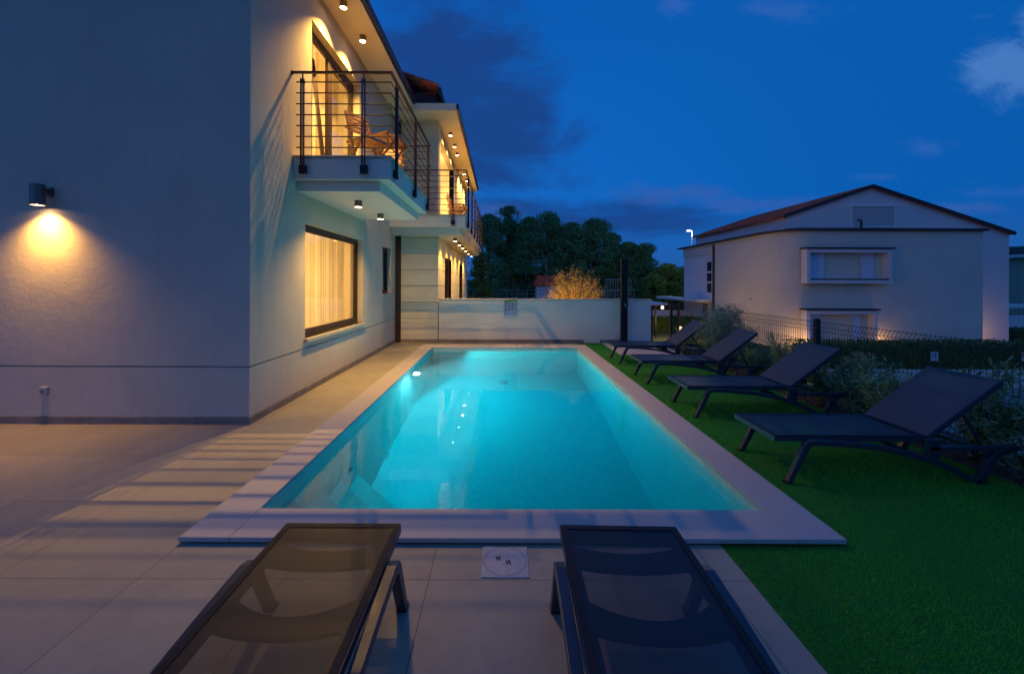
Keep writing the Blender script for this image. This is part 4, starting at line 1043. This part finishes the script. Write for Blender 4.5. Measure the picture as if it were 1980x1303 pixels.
# side window, canopy and pipe of the white end
def ny_(px): return NX*800/(px-970)
ya, yb = ny_(1377.5), ny_(1364)
xs = NX+.06
m = MB()
zt_, zb_ = 3.05, .95
for (a, b_, c_, d_) in ((ya, ya+.12, zb_, zt_), (yb-.12, yb, zb_, zt_), (ya+.12, yb-.12, zt_-.1, zt_), (ya+.12, yb-.12, zb_, zb_+.1), (ya+.12, yb-.12, 1.62, 1.74), (ya+.12, yb-.12, 2.25, 2.37)): m.box(xs-.05, xs, a, b_, c_, d_)
sw_ = npart('window', m, N_WHITE)
m = MB(); m.box(xs-.02, xs-.003, ya+.12, yb-.12, zb_+.1, zt_-.1); npart('pane', m, mat('dark_pane', (.02, .04, .06), .1), sw_)
m = MB(); m.box(xs-1.0, xs, 25.3, 32, .46, .62); npart('canopy', m, PAINT)
m = MB(); m.box(xs-.95, xs-.83, 30.8, 30.92, gz, .46); npart('canopy_post', m, BLACKM)
m = MB(); m.tube([(NX-.05, 25.1, gz), (NX-.05, 25.1, 3.95)], .07, 8); npart('downpipe', m, BROWN)
m = MB(); m.box(xs-.03, xs, 26.0, 26.6, gz, .3); npart('door', m, TEAK)
def gspot(px, y, power, label):  # assumed lamps for the warm glow at the house base; fixtures unseen
    t = empty('assumed_ground_light', (nx(px, y), y, gz), label, 'lamp', 'assumed ground lights along the neighbouring house')
    m = MB(); m.tube([(0, 0, 0), (0, 0, .12)], .06, 10); m.build('housing', BLACKM, t)
    m = MB(); m.tube([(0, 0, .12), (0, 0, .13)], .05, 10); m.build('lens', MATS['bulb'], t)
    lamp('assumed_ground_lamp', 'POINT', (0, 0, .3), power, (1, .50, .18), .05, t)
gspot(1545, 18.5, 28, 'assumed ground light washing the rounded beige corner of the neighbouring house')
gspot(1712, 18.6, 13, 'assumed ground light right of the lower boxed window of the neighbouring house')
gspot(1925, 19.9, 26, 'assumed ground light washing the white right end of the neighbouring house')
gspot(1400, 24.0, 22, 'assumed ground light near the downpipe of the neighbouring house')

# far right house and garden wall
fh = empty('far_house', (nx(2010, 30), 30, gz), 'pale green house corner cut off by the right edge of the picture', 'house')
fho = (nx(2010, 30), 30, gz)
m = MB(); m.box(nx(1974, 30), nx(2120, 30), 30, 38, gz, nz(495, 30)); m.build('wall', mat('green_wall', (.30, .36, .26), .9), fh, fho)
m = MB(); m.prism([(nx(1962, 30), nz(495, 30)), (nx(2130, 30), nz(495, 30)), (nx(2130, 30), nz(489, 30)), (nx(1962, 30), nz(489, 30))], 'y', 29.5, 38.5); m.build('roof', N_WHITE, fh, fho)
m = MB(); m.box(nx(1945, 24), nx(2100, 24), 24, 26, nz(592, 24), nz(587, 24)); cp = empty('carport', (nx(1990, 24), 24, gz), 'flat white carport roof at the right edge', 'carport')
cpo = (nx(1990, 24), 24, gz); m.build('roof', PAINT, cp, cpo)
m = MB(); m.box(nx(1992, 24), nx(1995, 24), 24.2, 24.3, gz, nz(592, 24)); m.build('post', BLACKM, cp, cpo)
m = MB(); m.box(nx(1945, 23), nx(2100, 23), 23, 23.2, gz, nz(607, 23)); tag(m.build('garden_wall', N_WHITE), 'low pale garden wall below the carport at the right edge', 'wall')
hedge('hedge', nx(1952, 22), nx(2080, 22), 21.6, 22.6, gz, nz(632, 22), 2500, 'hedge below the pale garden wall at the right edge', .12, 8)
# hills
m = MB(); n = 90; vs = []
for i in range(n+1):
    a = R(-70+140*i/n); rr_ = 900; x = rr_*math.sin(a); y = rr_*math.cos(a)
    h = 30+32*math.exp(-((i-78)/9)**2)*1.2+8*math.sin(i*.4)+5*math.sin(i*1.1); h = h*(.35+.65*(i > 55)*min(1, (i-55)/18)) if i > 55 else h*.35
    vs += [(x, y, gz-1), (x*1.15, y*1.15, gz+h)]
m.add(vs, [(2*i, 2*i+2, 2*i+3, 2*i+1) for i in range(n)]); struct('hills', m, mat('hill_forest', (.03, .05, .04), .95, var=.3, vscale=.02))
for o in bpy.data.objects:
    if o.type == 'MESH' and o.name.startswith('hills'): o.data.materials[0] = MATS['hill_forest']
